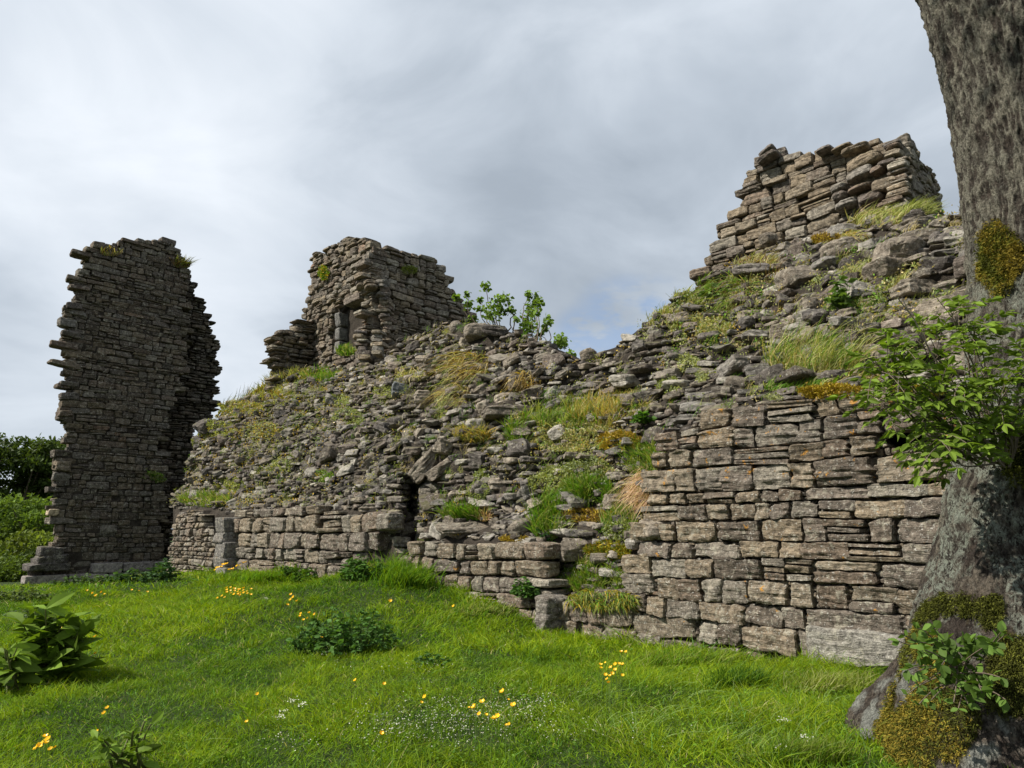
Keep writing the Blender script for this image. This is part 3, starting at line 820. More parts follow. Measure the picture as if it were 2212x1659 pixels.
edge_stones(s1, FL, polyF, 0.45, -1, seed=5, base=.75, out=-.02)
# ragged left edge stones, projecting
r = np.random.RandomState(3)
for (x, y, wd, hh) in [(290, 470, 60, 50), (285, 570, 90, 36), (292, 650, 110, 28), (300, 785, 60, 40), (345, 320, 70, 22), (320, 395, 50, 36), (285, 860, 50, 30), (265, 1090, 50, 50), (262, 1140, 50, 40), (225, 1290, 36, 36), (330, 425, 60, 30), (310, 520, 60, 30), (300, 735, 60, 26), (320, 610, 60, 30)]:
    for kk in range(1):
        off_ = 0.15 + 0.45 * kk + r.uniform(-.1, .1)
        c = FL.hit(*z1(x + r.uniform(-8, 8) + 10 * kk, y + r.uniform(-4, 4) + 14 * kk), off_); s = c[1] / FPX * 0.496
        th = r.uniform(-.12, .12) - (0.14 if wd > 100 else 0)
        X2 = FL.U3 * math.cos(th) + FL.Z3 * math.sin(th); Z2 = -FL.U3 * math.sin(th) + FL.Z3 * math.cos(th)
        s1.add(c, np.array([X2, FL.N3, Z2]), (wd * s * 1.2, 0.4, hh * s * .85), 9, PAL[r.randint(7)] * (2.2 if (x, y) == (225, 1290) else 0.8))
s1.build('tower_front', M_TOWER, t1, n=6, rough=0.15, strata=0.012, cuts=4, cutd=(.80, 1.05), seed=22)
core_block('tower_core', FL, polyF, 0.07, 0.5, t1, inset=0.08)
# the broken thickness seen at both edges
for (zp, off_, sd_, dark) in [([(760, 160), (800, 205), (832, 240), (852, 305), (850, 345), (890, 375), (910, 450), (925, 520), (960, 555), (935, 600), (960, 675), (935, 700), (940, 800), (955, 830), (905, 870), (850, 930), (845, 1060), (835, 1200), (790, 1300), (745, 1400), (740, 1660), (640, 1660), (640, 160)], 0.95, 31, 0.8)]:
    pl = FL.poly([z1(*p) for p in zp], off_)
    s2 = Stones()
    masonry(s2, FL, ragged(pl, 0.06, 3), ch=(0.08, 0.17), sl=(0.16, 0.5), depth=0.5, jit=0.08, slab=0.25, k=(6, 13), tilt=0.05, seed=sd_, gap=0.012, ext=0.08, tintf=tow_tint(dark * .6), off=off_, bulge=0.12)  # set-back side tinted darker still, standing in for its shade
    s2.build('broken_side', M_TOWER, t1, n=4, rough=0.16, strata=0.02, cuts=5, cutd=(.7, 1.0), seed=sd_)
    core_block('side_core', FL, pl, off_ + 0.2, 1.6, t1, inset=0.04)
# plinth
pp = FL.poly([z1(142, 1660), z1(140, 1548), z1(300, 1540), z1(690, 1522), z1(740, 1520), z1(740, 1660)], -0.28)
spn = Stones()
masonry(spn, FL, pp, ch=(0.24, 0.30), sl=(0.5, 1.1), depth=0.5, jit=0.015, slab=0.0, k=(14, 20), tilt=0.008, seed=9, gap=0.01, off=-0.28, wav=0.0, tintf=lambda a, b, r: np.array([0.23, 0.205, 0.19]) * r.uniform(.8, 1.15))
spn.build('plinth', stone_mat('plinth_stone', 1.0, 0.0, 0.8, bump=0.5), t1, n=8, rough=0.05, strata=0.0, cuts=2, cutd=(.9, 1.1), seed=4)
bsl = Stones()
for (x, y, wd, hh, th) in [(215, 1462, 70, 40, -.05), (228, 1495, 95, 40, 0.05), (190, 1500, 60, 36, .1), (175, 1528, 90, 34, .03), (235, 1528, 80, 34, 0)]:
    c = FL.hit(*z1(x, y), 0.05); s = c[1] / FPX * 0.496
    bsl.add(c, np.array([FL.U3 * math.cos(th) + FL.Z3 * math.sin(th), FL.N3, FL.Z3 * math.cos(th) - FL.U3 * math.sin(th)]), (wd * s * 1.2, 0.8, hh * s), 8, np.array([.10, .088, .082]) * (.8 + .4 * ((x * 7) % 5) / 5))
bsl.build('buttress_foot', M_TOWER, t1, n=12, rough=0.1, strata=0.0, cuts=4, seed=2)

# middle tower
z2 = lambda x, y: (493.7 + x * 0.3472, 466.3 + y * 0.3472)
AC = P(*z2(880, 700), 16.9)
FA = Face(AC, (-1, 1.06)); FB = Face(AC, (1.06, 1.0))
t2 = thing('ruined_tower', 'middle tower remnant on the crest with a small square doorway', 'ruined tower', FA.hit(*z2(880, 960)))
zA = [(488, 1100), (500, 900), (520, 760), (505, 690), (462, 640), (468, 590), (500, 540), (520, 470), (525, 420), (515, 340), (530, 300), (505, 285), (510, 240), (560, 235), (610, 195), (640, 165), (690, 150), (740, 140), (800, 152), (870, 175), (905, 200),
      (905, 260), (930, 400), (925, 520), (900, 640), (930, 700), (950, 800), (960, 930), (900, 1100)]
polyA = FA.poly([z2(*p) for p in zA])
door = FA.poly([z2(*p) for p in [(700, 585), (712, 565), (838, 505), (832, 690), (800, 720), (790, 800), (692, 850)]])
doorW = FA.poly([z2(*p) for p in [(652, 610), (700, 555), (850, 488), (845, 690), (800, 720), (792, 830), (652, 860)]])
sM = Stones()
masonry(sM, FA, ragged(polyA, 0.05, 8), ch=(0.11, 0.22), sl=(0.16, 0.46), depth=0.42, jit=0.05, slab=0.2, k=(7, 16), tilt=0.05, seed=51, holes=[doorW], gap=0.012, smin=-0.02, ext=0.12, tintf=tow_tint(.95), wav=0.05, bulge=0.08)
edge_stones(sM, FA, polyA, 1.0, 1, seed=6)
sM.build('door_side_facing', M_TOWER, t2, n=5, rough=0.16, strata=0.02, cuts=5, cutd=(.72, 1.0), seed=52)
# core pieces round the opening so that the doorway is a real recess
def clip_strip(poly, face, zlist, off, thick, name, parent):
    core_block(name, face, face.poly([z2(*p) for p in zlist]), off, thick, parent, smin=0.22)
clip_strip(None, FA, [(505, 1060), (515, 760), (485, 620), (530, 500), (535, 320), (530, 255), (640, 190), (700, 170), (700, 560), (660, 620), (660, 860), (700, 1060)], 0.13, 1.4, 'core_beside_door', t2)
clip_strip(None, FA, [(702, 540), (702, 175), (800, 170), (890, 215), (905, 400), (900, 470), (845, 480)], 0.14, 1.4, 'core_over_door', t2)
clip_strip(None, FA, [(845, 485), (900, 480), (915, 650), (940, 900), (930, 1060), (705, 1060), (698, 862), (795, 815), (840, 700)], 0.135, 1.4, 'core_under_door', t2)
# door recess back and jamb, lintel
backp = FA.poly([z2(*p) for p in [(620, 900), (620, 560), (840, 470), (870, 470), (870, 900)]], 0.9)
core_block('recess_wall', FA, backp, 0.75, 0.3, t2, smin=0.3, mat=soil_mat('recess_stone', (0.06, 0.042, 0.032), (0.13, 0.09, 0.065), 5.0, (0.17, 0.12, 0.085)))
sj = Stones()
for (x, y, wd, hh, tone) in [(677, 645, 46, 90, .85), (675, 735, 40, 80, 1.0), (672, 815, 44, 75, 1.05)]:
    c = FA.hit(*z2(x, y), 0.0); s = c[1] / FPX * 0.3472
    sj.add(c - FA.N3 * 0.3, np.array([-FA.U3, FA.N3, FA.Z3]), (wd * s * 1.35, 0.62, hh * s), 14, np.array([.15, .145, .135]) * tone)
sj.build('door_jamb', M_TOWER, t2, n=8, rough=0.05, strata=0.0, cuts=2, cutd=(.9, 1.1), seed=6)
sl_ = Stones(); c = FA.hit(*z2(770, 520), -0.02); s = c[1] / FPX * 0.3472
sl_.add(c - FA.N3 * 0.25, np.array([-FA.U3, FA.N3, FA.Z3]), (150 * s * 1.45, 0.6, 52 * s), 10, (.17, .14, .115))
sl_.build('lintel', M_TOWER, t2, n=8, rough=0.06, strata=0.005, cuts=3, cutd=(.85, 1.0), seed=16)
# right face
zB = [(860, 1150), (900, 930), (880, 700), (900, 560), (885, 420), (870, 330), (880, 230), (940, 195), (1040, 195), (1100, 192), (1200, 228), (1310, 290), (1340, 330), (1388, 405), (1390, 450), (1440, 520), (1490, 590), (1520, 640), (1560, 900), (1400, 1150)]
polyB = FB.poly([z2(*p) for p in zB])
sB = Stones()
masonry(sB, FB, ragged(polyB, 0.05, 9), ch=(0.10, 0.22), sl=(0.16, 0.5), depth=0.42, jit=0.035, slab=0.22, k=(7, 16), tilt=0.04, seed=53, gap=0.012, ext=0.12, tintf=tow_tint(1.12, 0.1), wav=0.04, bulge=0.06)
sB.build('right_face', M_TOWER, t2, n=5, rough=0.15, strata=0.02, cuts=5, cutd=(.72, 1.0), seed=54)
core_block('right_core', FB, polyB, 0.16, 1.5, t2, inset=0.04, smin=0.25)
# battered corner pier bulging forward below the corner
scn = Stones(); r = np.random.RandomState(19)
for y in np.arange(420, 1010, 26):
    for k_ in range(3):
        x = 905 + 0.10 * (y - 500) + (k_ - 1) * 62 + r.uniform(-14, 14) - (40 if y > 690 else 0) * (k_ == 0)
        if 450 < y < 715 and k_ == 0: continue
        if 450 < y < 715 and k_ == 1: continue
        p_ = FA.hit(*z2(min(x, 940), y), -0.06 - 0.0006 * max(0, y - 600)) if x < 940 else FB.hit(*z2(x, y), -0.15)
        s = p_[1] / FPX * 0.3472; yaw = r.uniform(-.4, .4) + 0.1
        X2 = np.array([math.cos(yaw), math.sin(yaw), r.uniform(-.08, .08)]); X2 /= np.linalg.norm(X2); Z2 = np.array([0, 0, 1.0]) - X2 * X2[2]; Z2 /= np.linalg.norm(Z2)
        scn.add(p_, np.array([X2, np.cross(Z2, X2), Z2]), (r.uniform(60, 95) * s, 0.4, r.uniform(22, 40) * s), r.uniform(4, 8), PAL[r.randint(7)] * r.uniform(.85, 1.25))
scn.build('corner_stones', M_TOWER, t2, n=6, rough=0.16, strata=0.015, cuts=5, seed=7)
# low stub left of it
zS = [(300, 1150), (318, 950), (302, 860), (300, 800), (312, 725), (340, 712), (410, 706), (430, 680), (470, 650), (560, 650), (600, 1150)]
polyS = FB.poly([z2(*p) for p in zS], 0.2)
FS = Face(P(*z2(400, 850), 18.7), (1.06, 1.0))
polyS = FS.poly([z2(*p) for p in zS])
sS = Stones()
masonry(sS, FS, ragged(polyS, 0.05, 10), ch=(0.07, 0.16), sl=(0.16, 0.46), depth=0.5, jit=0.10, slab=0.35, k=(4, 9), tilt=0.07, seed=57, gap=0.014, ext=0.12, tintf=tow_tint(0.95))
stub = thing('wall_stub', 'short ragged wall stub on the crest just left of the middle tower', 'wall', FS.hit(*z2(390, 1000)))
edge_stones(sS, FS, polyS, 0.35, -1, seed=7, out=-.03)
sS.build('stub_facing', M_TOWER, stub, n=5, rough=0.16, strata=0.02, cuts=5, seed=58)
core_block('stub_core', FS, polyS, 0.16, 0.4, stub, inset=0.10)

# right upper tower
z4 = lambda x, y: (1371.5 + x * 0.3803, 246.9 + y * 0.3803)
AR = P(*z4(1565, 300), 10.4)
FR = Face(AR, (-1, 1.06)); FQ = Face(AR, (1.06, 1.0))
t3 = thing('ruined_tower', 'broken upper tower on the high right bank beside the tree trunk', 'ruined tower', FR.hit(*z4(1100, 700)))
zR = [(330, 1150), (372, 1000), (362, 870), (400, 830), (440, 790), (448, 700), (430, 665), (480, 610), (560, 575), (592, 480), (612, 440), (590, 385), (650, 330), (700, 300), (712, 240), (722, 215), (800, 195), (838, 240), (850, 262), (920, 258), (945, 235), (1040, 232), (1115, 205), (1210, 198), (1360, 192), (1400, 200), (1480, 165), (1575, 158), (1560, 300), (1545, 480), (1640, 700), (1640, 1150)]
polyRR = FR.poly([z4(*p) for p in zR])
holeR = FR.poly([z4(*p) for p in [(912, 468), (940, 465), (942, 512), (915, 515)]])
sR = Stones()
masonry(sR, FR, ragged(polyRR, 0.03, 12, 0.1), ch=(0.12, 0.23), sl=(0.2, 0.6), depth=0.4, jit=0.04, slab=0.13, k=(8, 20), holes=[holeR], tilt=0.05, seed=71, gap=0.011, smin=-0.03, ext=0.1, tintf=tow_tint(1.0, 0.1), wav=0.05, bulge=0.05)
# the eroded hollow with big round stones at the tower's right half
r = np.random.RandomState(23)
for (x, y, wd, hh, th) in [(1310, 280, 190, 78, .12), (1290, 350, 150, 66, .1), (1435, 415, 130, 80, -.1), (1350, 485, 140, 70, .1), (1210, 520, 120, 60, .1), (1260, 210, 150, 40, .05), (1480, 240, 90, 40, 0), (1450, 290, 90, 36, 0), (1390, 330, 80, 40, .2), (1290, 430, 130, 36, .1), (1170, 430, 90, 50, .2), (1180, 480, 80, 44, .1), (1440, 525, 90, 40, .2), (1475, 185, 90, 30, .1), (1480, 205, 90, 26, .1), (1090, 215, 90, 30, .1), (1190, 205, 120, 26, .05), (765, 222, 90, 34, .4), (770, 255, 120, 40, .3)]:
    c = FR.hit(*z4(x, y), -0.02); s = c[1] / FPX * 0.3803
    X = -FR.U3 * math.cos(th) + FR.Z3 * math.sin(th); Z2 = FR.U3 * math.sin(th) + FR.Z3 * math.cos(th)
    sR.add(c, np.array([X, FR.N3, Z2]), (wd * s * 1.05, 0.42, hh * s), r.uniform(3.5, 6), PAL[r.randint(7)] * r.uniform(1.1, 1.4))
edge_stones(sR, FR, polyRR, 1.1, 1, seed=8, base=1.1)
sR.build('front_facing', M_STONE, t3, n=8, rough=0.16, strata=0.016, cuts=4, cutd=(.80, 1.04), seed=72)
core_block('tower_core', FR, polyRR, 0.15, 1.2, t3, inset=0.03, smin=0.2)
zQ = [(1545, 480), (1560, 300), (1572, 158), (1600, 190), (1625, 235), (1665, 275), (1700, 335), (1735, 425), (1740, 490), (1758, 560), (1770, 800), (1600, 800)]
polyQ = FQ.poly([z4(*p) for p in zQ])
sQ = Stones()
masonry(sQ, FQ, ragged(polyQ, 0.02, 13, 0.1), ch=(0.07, 0.14), sl=(0.12, 0.32), depth=0.34, jit=0.03, slab=0.3, k=(5, 10), tilt=0.05, seed=73, gap=0.012, ext=0.08, tintf=wall_tint(0, 1.3, 0.3))
sQ.build('right_face', stone_mat('pale_crusted_stone', 1.0, 0, 1.2), t3, n=6, rough=0.14, strata=0.015, cuts=5, seed=74)
core_block('side_core', FQ, polyQ, 0.14, 1.0, t3, inset=0.03, smin=0.2)
# ------------------------------------------------------------------ plants: blade, leaf and tube makers
def norm(a): return a / (np.linalg.norm(a, axis=-1, keepdims=True) + 1e-9)
def blades_mesh(name, root, dirs, length, width, bend, tint, mat, parent=None, seg=3, origin=None, r=None):
    """each blade: a tapering ribbon that starts along dirs and bends over towards `bend` (world vectors)"""
    r = r or np.random.RandomState(1)
    N = len(root); root = np.asarray(root, float); dirs = norm(np.asarray(dirs, float)); bend = np.asarray(bend, float) + 0 * root
    length = np.asarray(length, float) + np.zeros(N); width = np.asarray(width, float) + np.zeros(N)
    side = norm(np.cross(dirs, r.normal(size=(N, 3))))
    pts = []
    for k in range(seg + 1):
        t = k / seg
        c = root + dirs * (length * t)[:, None] + bend * (length * t * t)[:, None]
        if k < seg:
            wd = width * (1 - 0.75 * t ** 1.5) * 0.5
            pts.append(c - side * wd[:, None]); pts.append(c + side * wd[:, None])
        else: pts.append(c)
    V = np.stack(pts, 1); nv = 2 * seg + 1
    base = np.arange(N)[:, None] * nv
    quads = np.concatenate([base + np.array([[2 * k, 2 * k + 1, 2 * k + 3, 2 * k + 2]]) for k in range(seg - 1)], 0) if seg > 1 else None
    tris = base + np.array([[2 * seg - 2, 2 * seg - 1, 2 * seg]])
    T = np.repeat(np.asarray(tint) + np.zeros((N, 3)), nv, 0)
    return make_mesh(name, V.reshape(-1, 3), quads, tris, tint=T, mat=mat, parent=parent, origin=origin)
# leaf templates: x along the leaf 0..1, y across, z fold
def leaf_template(wd=0.5, fold=0.12, droop=0.12, lobes=0.0):
    xs = [0.0, 0.18, 0.42, 0.68, 0.88, 1.0]; hw = [0.0, 0.55, 1.0, 0.82, 0.40, 0.0]
    V = []; T = []
    for i, (x, h) in enumerate(zip(xs, hw)):
        z = -droop * x * x; h2 = h * wd * 0.5 * (1 + lobes * (-1) ** i)
        V += [(x, -h2, z + fold * h), (x, 0, z), (x, h2, z + fold * h)]
    for i in range(len(xs) - 1):
        a = 3 * i; b = a + 3
        for s0, s1 in ((0, 1), (1, 2)):
            T += [(a + s0, b + s0, b + s1), (a + s0, b + s1, a + s1)]
    return np.array(V, float), np.array(T, int)
def leaves_mesh(name, pos, axis, size, tint, mat, parent=None, tpl=None, origin=None, r=None, up_bias=0.8):
    r = r or np.random.RandomState(2); tv, tt = tpl or leaf_template()
    N = len(pos); pos = np.asarray(pos, float); X = norm(np.asarray(axis, float))
    Z = norm(r.normal(size=(N, 3)) * 0.6 + np.array([0, 0, up_bias])); Y = norm(np.cross(Z, X)); Z = np.cross(X, Y)
    size = (np.asarray(size, float) + np.zeros(N))[:, None, None]
    V = pos[:, None] + size * (tv[None, :, 0:1] * X[:, None] + tv[None, :, 1:2] * Y[:, None] + tv[None, :, 2:3] * Z[:, None])
    F = (tt[None] + (np.arange(N) * len(tv))[:, None, None]).reshape(-1, 3)
    T = np.repeat(np.asarray(tint) + np.zeros((N, 3)), len(tv), 0)
    return make_mesh(name, V.reshape(-1, 3), None, F, tint=T, mat=mat, parent=parent, origin=origin)
TINY = (np.array([(0, 0, 0), (.45, -.3, .08), (1, 0, -.1), (.45, .3, .08)], float), np.array([(0, 1, 2), (0, 2, 3)]))
def tube_arrays(pts, rad, n=7):
    pts = np.asarray(pts, float); rad = np.asarray(rad, float) + np.zeros(len(pts)); m = len(pts)
    tan = np.gradient(pts, axis=0); tan = norm(tan)
    ref = np.array([0.3, 0.9, 0.2]); a = norm(np.cross(tan, ref)); b = np.cross(tan, a)
    th = np.arange(n) * 2 * np.pi / n
    V = pts[:, None] + rad[:, None, None] * (np.cos(th)[None, :, None] * a[:, None] + np.sin(th)[None, :, None] * b[:, None])
    Q = []
    for i in range(m - 1):
        for j in range(n):
            k = (j + 1) % n; Q.append((i * n + j, i * n + k, (i + 1) * n + k, (i + 1) * n + j))
    return V.reshape(-1, 3), np.array(Q)
def tubes_mesh(name, lst, mat, parent=None, n=6, origin=None, tint=None):
    Vs, Qs, o = [], [], 0
    for pts, rad in lst:
        v, q = tube_arrays(pts, rad, n); Vs.append(v); Qs.append(q + o); o += len(v)
    V = np.concatenate(Vs)
    return make_mesh(name, V, np.concatenate(Qs), mat=mat, parent=parent, smooth=True, origin=origin, tint=None if tint is None else np.array(tint) + np.zeros((len(V), 3)))
def bez(a, b, c, n=10):
    t = np.linspace(0, 1, n)[:, None]; a, b, c = map(np.asarray, (a, b, c))
    return a * (1 - t) ** 2 + 2 * b * t * (1 - t) + c * t * t

# ------------------------------------------------------------------ lawn
r = np.random.RandomState(101)
def wall_side(p):     # metres in front of the long wall
    return (p[:, :2] - MAIN.A) @ MAIN.N
def lawn_points(n, r, y0, y1, marg=1.0):
    Y = (r.rand(n) * (y1 ** 2 - y0 ** 2) + y0 ** 2) ** 0.5
    a = r.uniform(-0.80, 0.80, n); X = a * (Y + marg)
    p = np.stack([X, Y, ground_z(X, Y)], -1)
    left = (p[:, :2] - FL.A) @ FL.N; s_l = (p[:, :2] - FL.A) @ FL.U
    ok = (wall_side(p) > -0.05) & ~((left < 0.1) & (s_l < 0.3) & (s_l > -4.6))
    trunk = (p[:, 0] - 3.25) ** 2 + (p[:, 1] - 3.95) ** 2 < 0.5
    return p[ok & ~trunk]
def lawn_layer(name, n, y0, y1, L, W, lab, r, seg=3, gain=1.0):
    p = lawn_points(n, r, y0, y1); N = len(p)
    big = fbm(xy0(p[:, 0] * 0.8, p[:, 1] * 0.8), 51, 3); sml = fbm(xy0(p[:, 0] * 3.1, p[:, 1] * 3.1), 53, 3)
    tuss = np.clip(sml * 2.6 + .8 * fbm(xy0(p[:, 0] * 8, p[:, 1] * 8), 54, 2), -0.65, 1.5)
    ln = .88 * r.uniform(L[0], L[1], N) * (1 + 0.45 * tuss) * (1 + 0.25 * big)
    ws = np.clip(wall_side(p), 0, 9)
    ln = ln * (1 + 0.9 * np.exp(-ws / 0.35))
    rt = np.clip((p[:, 0] - 0.6 - 0.0 * p[:, 1]) / 1.6, 0, 1) * np.clip((7.5 - p[:, 1]) / 3, 0, 1)
    ln = ln * (1 + 0.35 * rt)
    leanv = np.stack([vnoise(p * 1.7 + 3.3, 61), vnoise(p * 1.7 + 8.8, 62), np.zeros(N)], -1)
    d = np.stack([r.normal(0, .38, N), r.normal(0, .38, N), np.ones(N)], -1) + leanv * 0.25
    bend = np.stack([r.normal(0, .45, N), r.normal(0, .45, N), -r.uniform(0.05, 0.55, N)], -1) + leanv * 0.2
    base = np.array([0.135, 0.240, 0.007]); lime = np.array([0.245, 0.330, 0.012]); dark = np.array([0.055, 0.130, 0.009]); straw = np.array([0.40, 0.38, 0.16]); cool = np.array([0.085, 0.180, 0.035])
    k = np.clip(0.45 + 1.1 * big + 0.8 * sml + .5 * fbm(xy0(p[:, 0] * 9, p[:, 1] * 9), 57, 2) + r.normal(0, .2, N), 0, 1)[:, None]
    t = dark * (1 - k) + lime * k
    t = np.where((r.rand(N) < 0.35)[:, None], base, t)
    t = np.where((r.rand(N) < 0.05 + 0.12 * rt)[:, None], cool * 1.5, t)
    t = np.where((r.rand(N) < 0.02 + .10 * np.clip(fbm(xy0(p[:, 0] * 1.9, p[:, 1] * 1.9), 59, 3) * 3 - .8, 0, 1))[:, None], straw, t)
    t = t * r.uniform(0.75, 1.25, (N, 1)) * gain
    wd = r.uniform(W[0], W[1], N)
    o = blades_mesh(name, p - np.array([0, 0, 0.01]), d, ln, wd, bend, t, M_GRASS, seg=seg, r=r)
    tag(o, lab, None, kind='stuff')
lawn_layer('grass', 190000, 2.6, 6.6, (0.035, 0.115), (0.003, 0.007), 'lush uneven meadow grass in the foreground', r, 3)
lawn_layer('grass', 200000, 6.6, 13.0, (0.05, 0.14), (0.006, 0.013), 'lush meadow grass before the low walls', r, 2)
lawn_layer('grass', 130000, 13.0, 27.0, (0.07, 0.17), (0.012, 0.026), 'distant meadow grass by the tall dark tower', r, 2)
# clover and other small round leaves in the sward
p = np.concatenate([lawn_points(26000, r, 2.8, 8.0), lawn_points(16000, r, 8, 20)])
msk = (fbm(p * 0.9, 71, 3) + r.normal(0, .15, len(p))) > 0.05; p = p[msk]; N = len(p)
p[:, 2] += r.uniform(0.02, 0.085, N)
ax = np.stack([r.normal(size=N), r.normal(size=N), r.normal(0, .25, N)], -1)
t = np.array([0.105, 0.19, 0.016]) * r.uniform(.7, 1.5, (N, 1))
sz = r.uniform(.010, .024, N) * (1 + np.clip((p[:, 1] - 7) / 8, 0, 1.2))
tag(leaves_mesh('clover', p, ax, sz, t, M_LEAF, tpl=TINY, r=r), 'small round clover leaves spread through the meadow', None, kind='stuff')
# tiny white stars of chickweed
cl = [(1000, 1590, 260, 60, 900), (850, 1610, 120, 30, 220), (1130, 1560, 120, 40, 260), (620, 1640, 80, 20, 60), (1300, 1620, 200, 30, 90), (900, 1470, 150, 20, 70), (700, 1440, 70, 16, 60)]
pp = []
for (u, v, wu, wv, n) in cl:
    pp.append(ground_hit(r.normal(u, wu * .42, n), np.minimum(r.normal(v, wv * .5, n), 1675)))
p = np.concatenate(pp); N = len(p); p[:, 2] += r.uniform(.05, .13, N)
ax = np.stack([r.normal(size=N), r.normal(size=N), r.normal(0, .2, N)], -1)
tag(leaves_mesh('chickweed_flowers', p, ax, r.uniform(.006, .012, N), np.array([.62, .62, .52]) * r.uniform(.6, 1.1, (N, 1)), M_PETAL, tpl=TINY, r=r), 'tiny white flowers sprinkled over the foreground grass', None, kind='stuff')
# pale bent blades at the right of the lawn and by the wall foot
pp = []
for (u, v, wu, wv, n) in [(1420, 1560, 330, 60, 420), (1600, 1460, 300, 30, 260), (1650, 1600, 200, 60, 200), (1500, 1430, 120, 14, 90), (950, 1450, 300, 60, 110), (300, 1560, 260, 60, 90), (1780, 1500, 90, 40, 110)]:
    n = int(n * .55); pp.append(ground_hit(r.uniform(u - wu / 1.6, u + wu / 1.6, n), np.minimum(r.uniform(v - wv, v + wv, int(n)), 1680)))
p = np.concatenate(pp); N = len(p)
d = np.stack([r.normal(0.25, .5, N), r.normal(0, .4, N), np.ones(N)], -1)
tag(blades_mesh('tall_grass', p, d, r.uniform(.12, .25, N), r.uniform(.003, .005, N), np.stack([r.normal(.35, .3, N), r.normal(0, .3, N), -r.uniform(.2, .7, N)], -1), np.array([.22, .32, .09]) * r.uniform(.6, 1.3, (N, 1)), M_GRASS, seg=5, r=r), 'long pale bent grass blades standing above the sward', None, kind='stuff')

# ------------------------------------------------------------------ single plants of the meadow
petal_tpl = leaf_template(0.95, 0.10, -0.35)
def buttercup(u, v, size_px, lab, group, stem=0.26):
    g = None
    # flower head position on the sight line, above ground
    for h in (stem, stem * .6, stem * .3, 0.03):
        u = float(u); v = float(v)
        d = ray(u, v)
        for Yk in np.geomspace(2.7, 30, 260):
            p = CAM + d * (Yk / d[1])
            if p[2] - h <= float(ground_z(p[0], p[1])): g = p; break
        if g is not None and float(wall_side(g[None])[0]) > 0.03: break
    if g is None: return
    rr = np.random.RandomState(int(u * 7 + v * 3) % 9999)
    base = np.array([g[0] + rr.normal(0, .02), g[1] + rr.normal(0, .02), float(ground_z(g[0], g[1])) - 0.01])
    t = thing('buttercup', lab, 'flower', base, group)
    mid = (base + g) / 2 + np.array([rr.normal(0, .015), rr.normal(0, .015), 0.01])
    tubes_mesh('stem', [(bez(base, mid, g, 6), np.linspace(.0020, .0012, 6))], M_STEM, t, n=4, tint=(.10, .17, .03))
    s = max(size_px * g[1] / FPX * 0.62, .009); nrm_ = norm(np.array([rr.normal(-.25, .3), rr.normal(-.45, .3), 1.0]))
    a = norm(np.cross(nrm_, [0.2, 1, .1])); b = np.cross(nrm_, a); th = np.arange(5) * 2 * np.pi / 5 + rr.rand()
    X = np.cos(th)[:, None] * a + np.sin(th)[:, None] * b + nrm_ * 0.35
    tv, tt = petal_tpl; V = []; F = []
    for i in range(5):
        x = norm(X[i]); y = norm(np.cross(nrm_, x)); z = np.cross(x, y)
        V.append(g + s * (tv[:, :1] * x + tv[:, 1:2] * y + tv[:, 2:] * z)); F.append(tt + i * len(tv))
    make_mesh('petals', np.concatenate(V), None, np.concatenate(F), tint=np.array([.85, .52, .012]), mat=M_PETAL, parent=t)
M_STEM = leaf_mat('green_stem', 0.1, 0.6, 0.2)
def M_set_tint_default(): pass
CUPS = [
 ('in the bright group at the front centre', 'buttercups in the front centre group', [(1025, 1528, 13), (1042, 1518, 13), (1086, 1495, 12), (1109, 1525, 13), (1068, 1554, 15), (1075, 1548, 11), (1036, 1543, 9), (1050, 1545, 8), (1094, 1567, 7), (1100, 1565, 7), (1098, 1512, 6), (1013, 1529, 5)]),
 ('in the cluster before the foot of the right wall', 'buttercups before the right wall', [(1297, 1437, 9), (1298, 1444, 8), (1308, 1432, 5), (1330, 1436, 9), (1337, 1435, 8), (1345, 1436, 8), (1320, 1443, 9), (1329, 1448, 9), (1322, 1456, 9), (1318, 1461, 8), (1308, 1459, 9), (1312, 1468, 8), (1315, 1475, 8), (1345, 1460, 8), (1342, 1409, 8), (1352, 1409, 7)]),
 ('in the group at the front left corner', 'buttercups in the front left corner', [(98, 1592, 12), (104, 1598, 13), (99, 1606, 11), (90, 1608, 12), (84, 1612, 12), (78, 1617, 11), (109, 1619, 10), (119, 1615, 8)]),
 ('among the nettles in mid lawn', 'buttercups around the nettle clump', [(628, 1285, 7), (634, 1290, 7), (628, 1296, 7), (641, 1299, 7), (668, 1324, 7), (680, 1327, 6), (650, 1326, 6), (648, 1331, 6), (655, 1340, 7), (664, 1336, 6), (690, 1372, 8), (696, 1377, 8), (718, 1360, 7), (722, 1377, 6), (621, 1307, 6)]),
 ('in the yellow drift near the left low wall', 'buttercups in the drift by the left low wall', [(490 + 7 * (k % 8) + (k * 5) % 4, 1270 + (k * 7) % 17, 6) for k in range(22)] + [(480, 1288, 6), (486, 1291, 6), (470, 1292, 5)]),
 ('in the sparse patch right of the plinth', 'buttercups in the patch before the tower', [(188 + 9 * (k % 5) + (k * 3) % 5, 1276 + (k * 5) % 12, 5) for k in range(9)] + [(285, 1275, 5), (300, 1277, 5), (318, 1279, 5)]),
]
for where, grp, lst in CUPS:
    ext = {min(lst, key=lambda q: q[0]): 'leftmost', max(lst, key=lambda q: q[0]): 'rightmost', min(lst, key=lambda q: q[1]): 'highest', max(lst, key=lambda q: q[1]): 'lowest'}
    for (u, v, s) in lst:
        buttercup(u, v, s, (ext[(u, v, s)] + ' yellow buttercup ' if (u, v, s) in ext else 'inner yellow buttercup ') + where, grp, stem=0.22 if v > 1400 else 0.12)
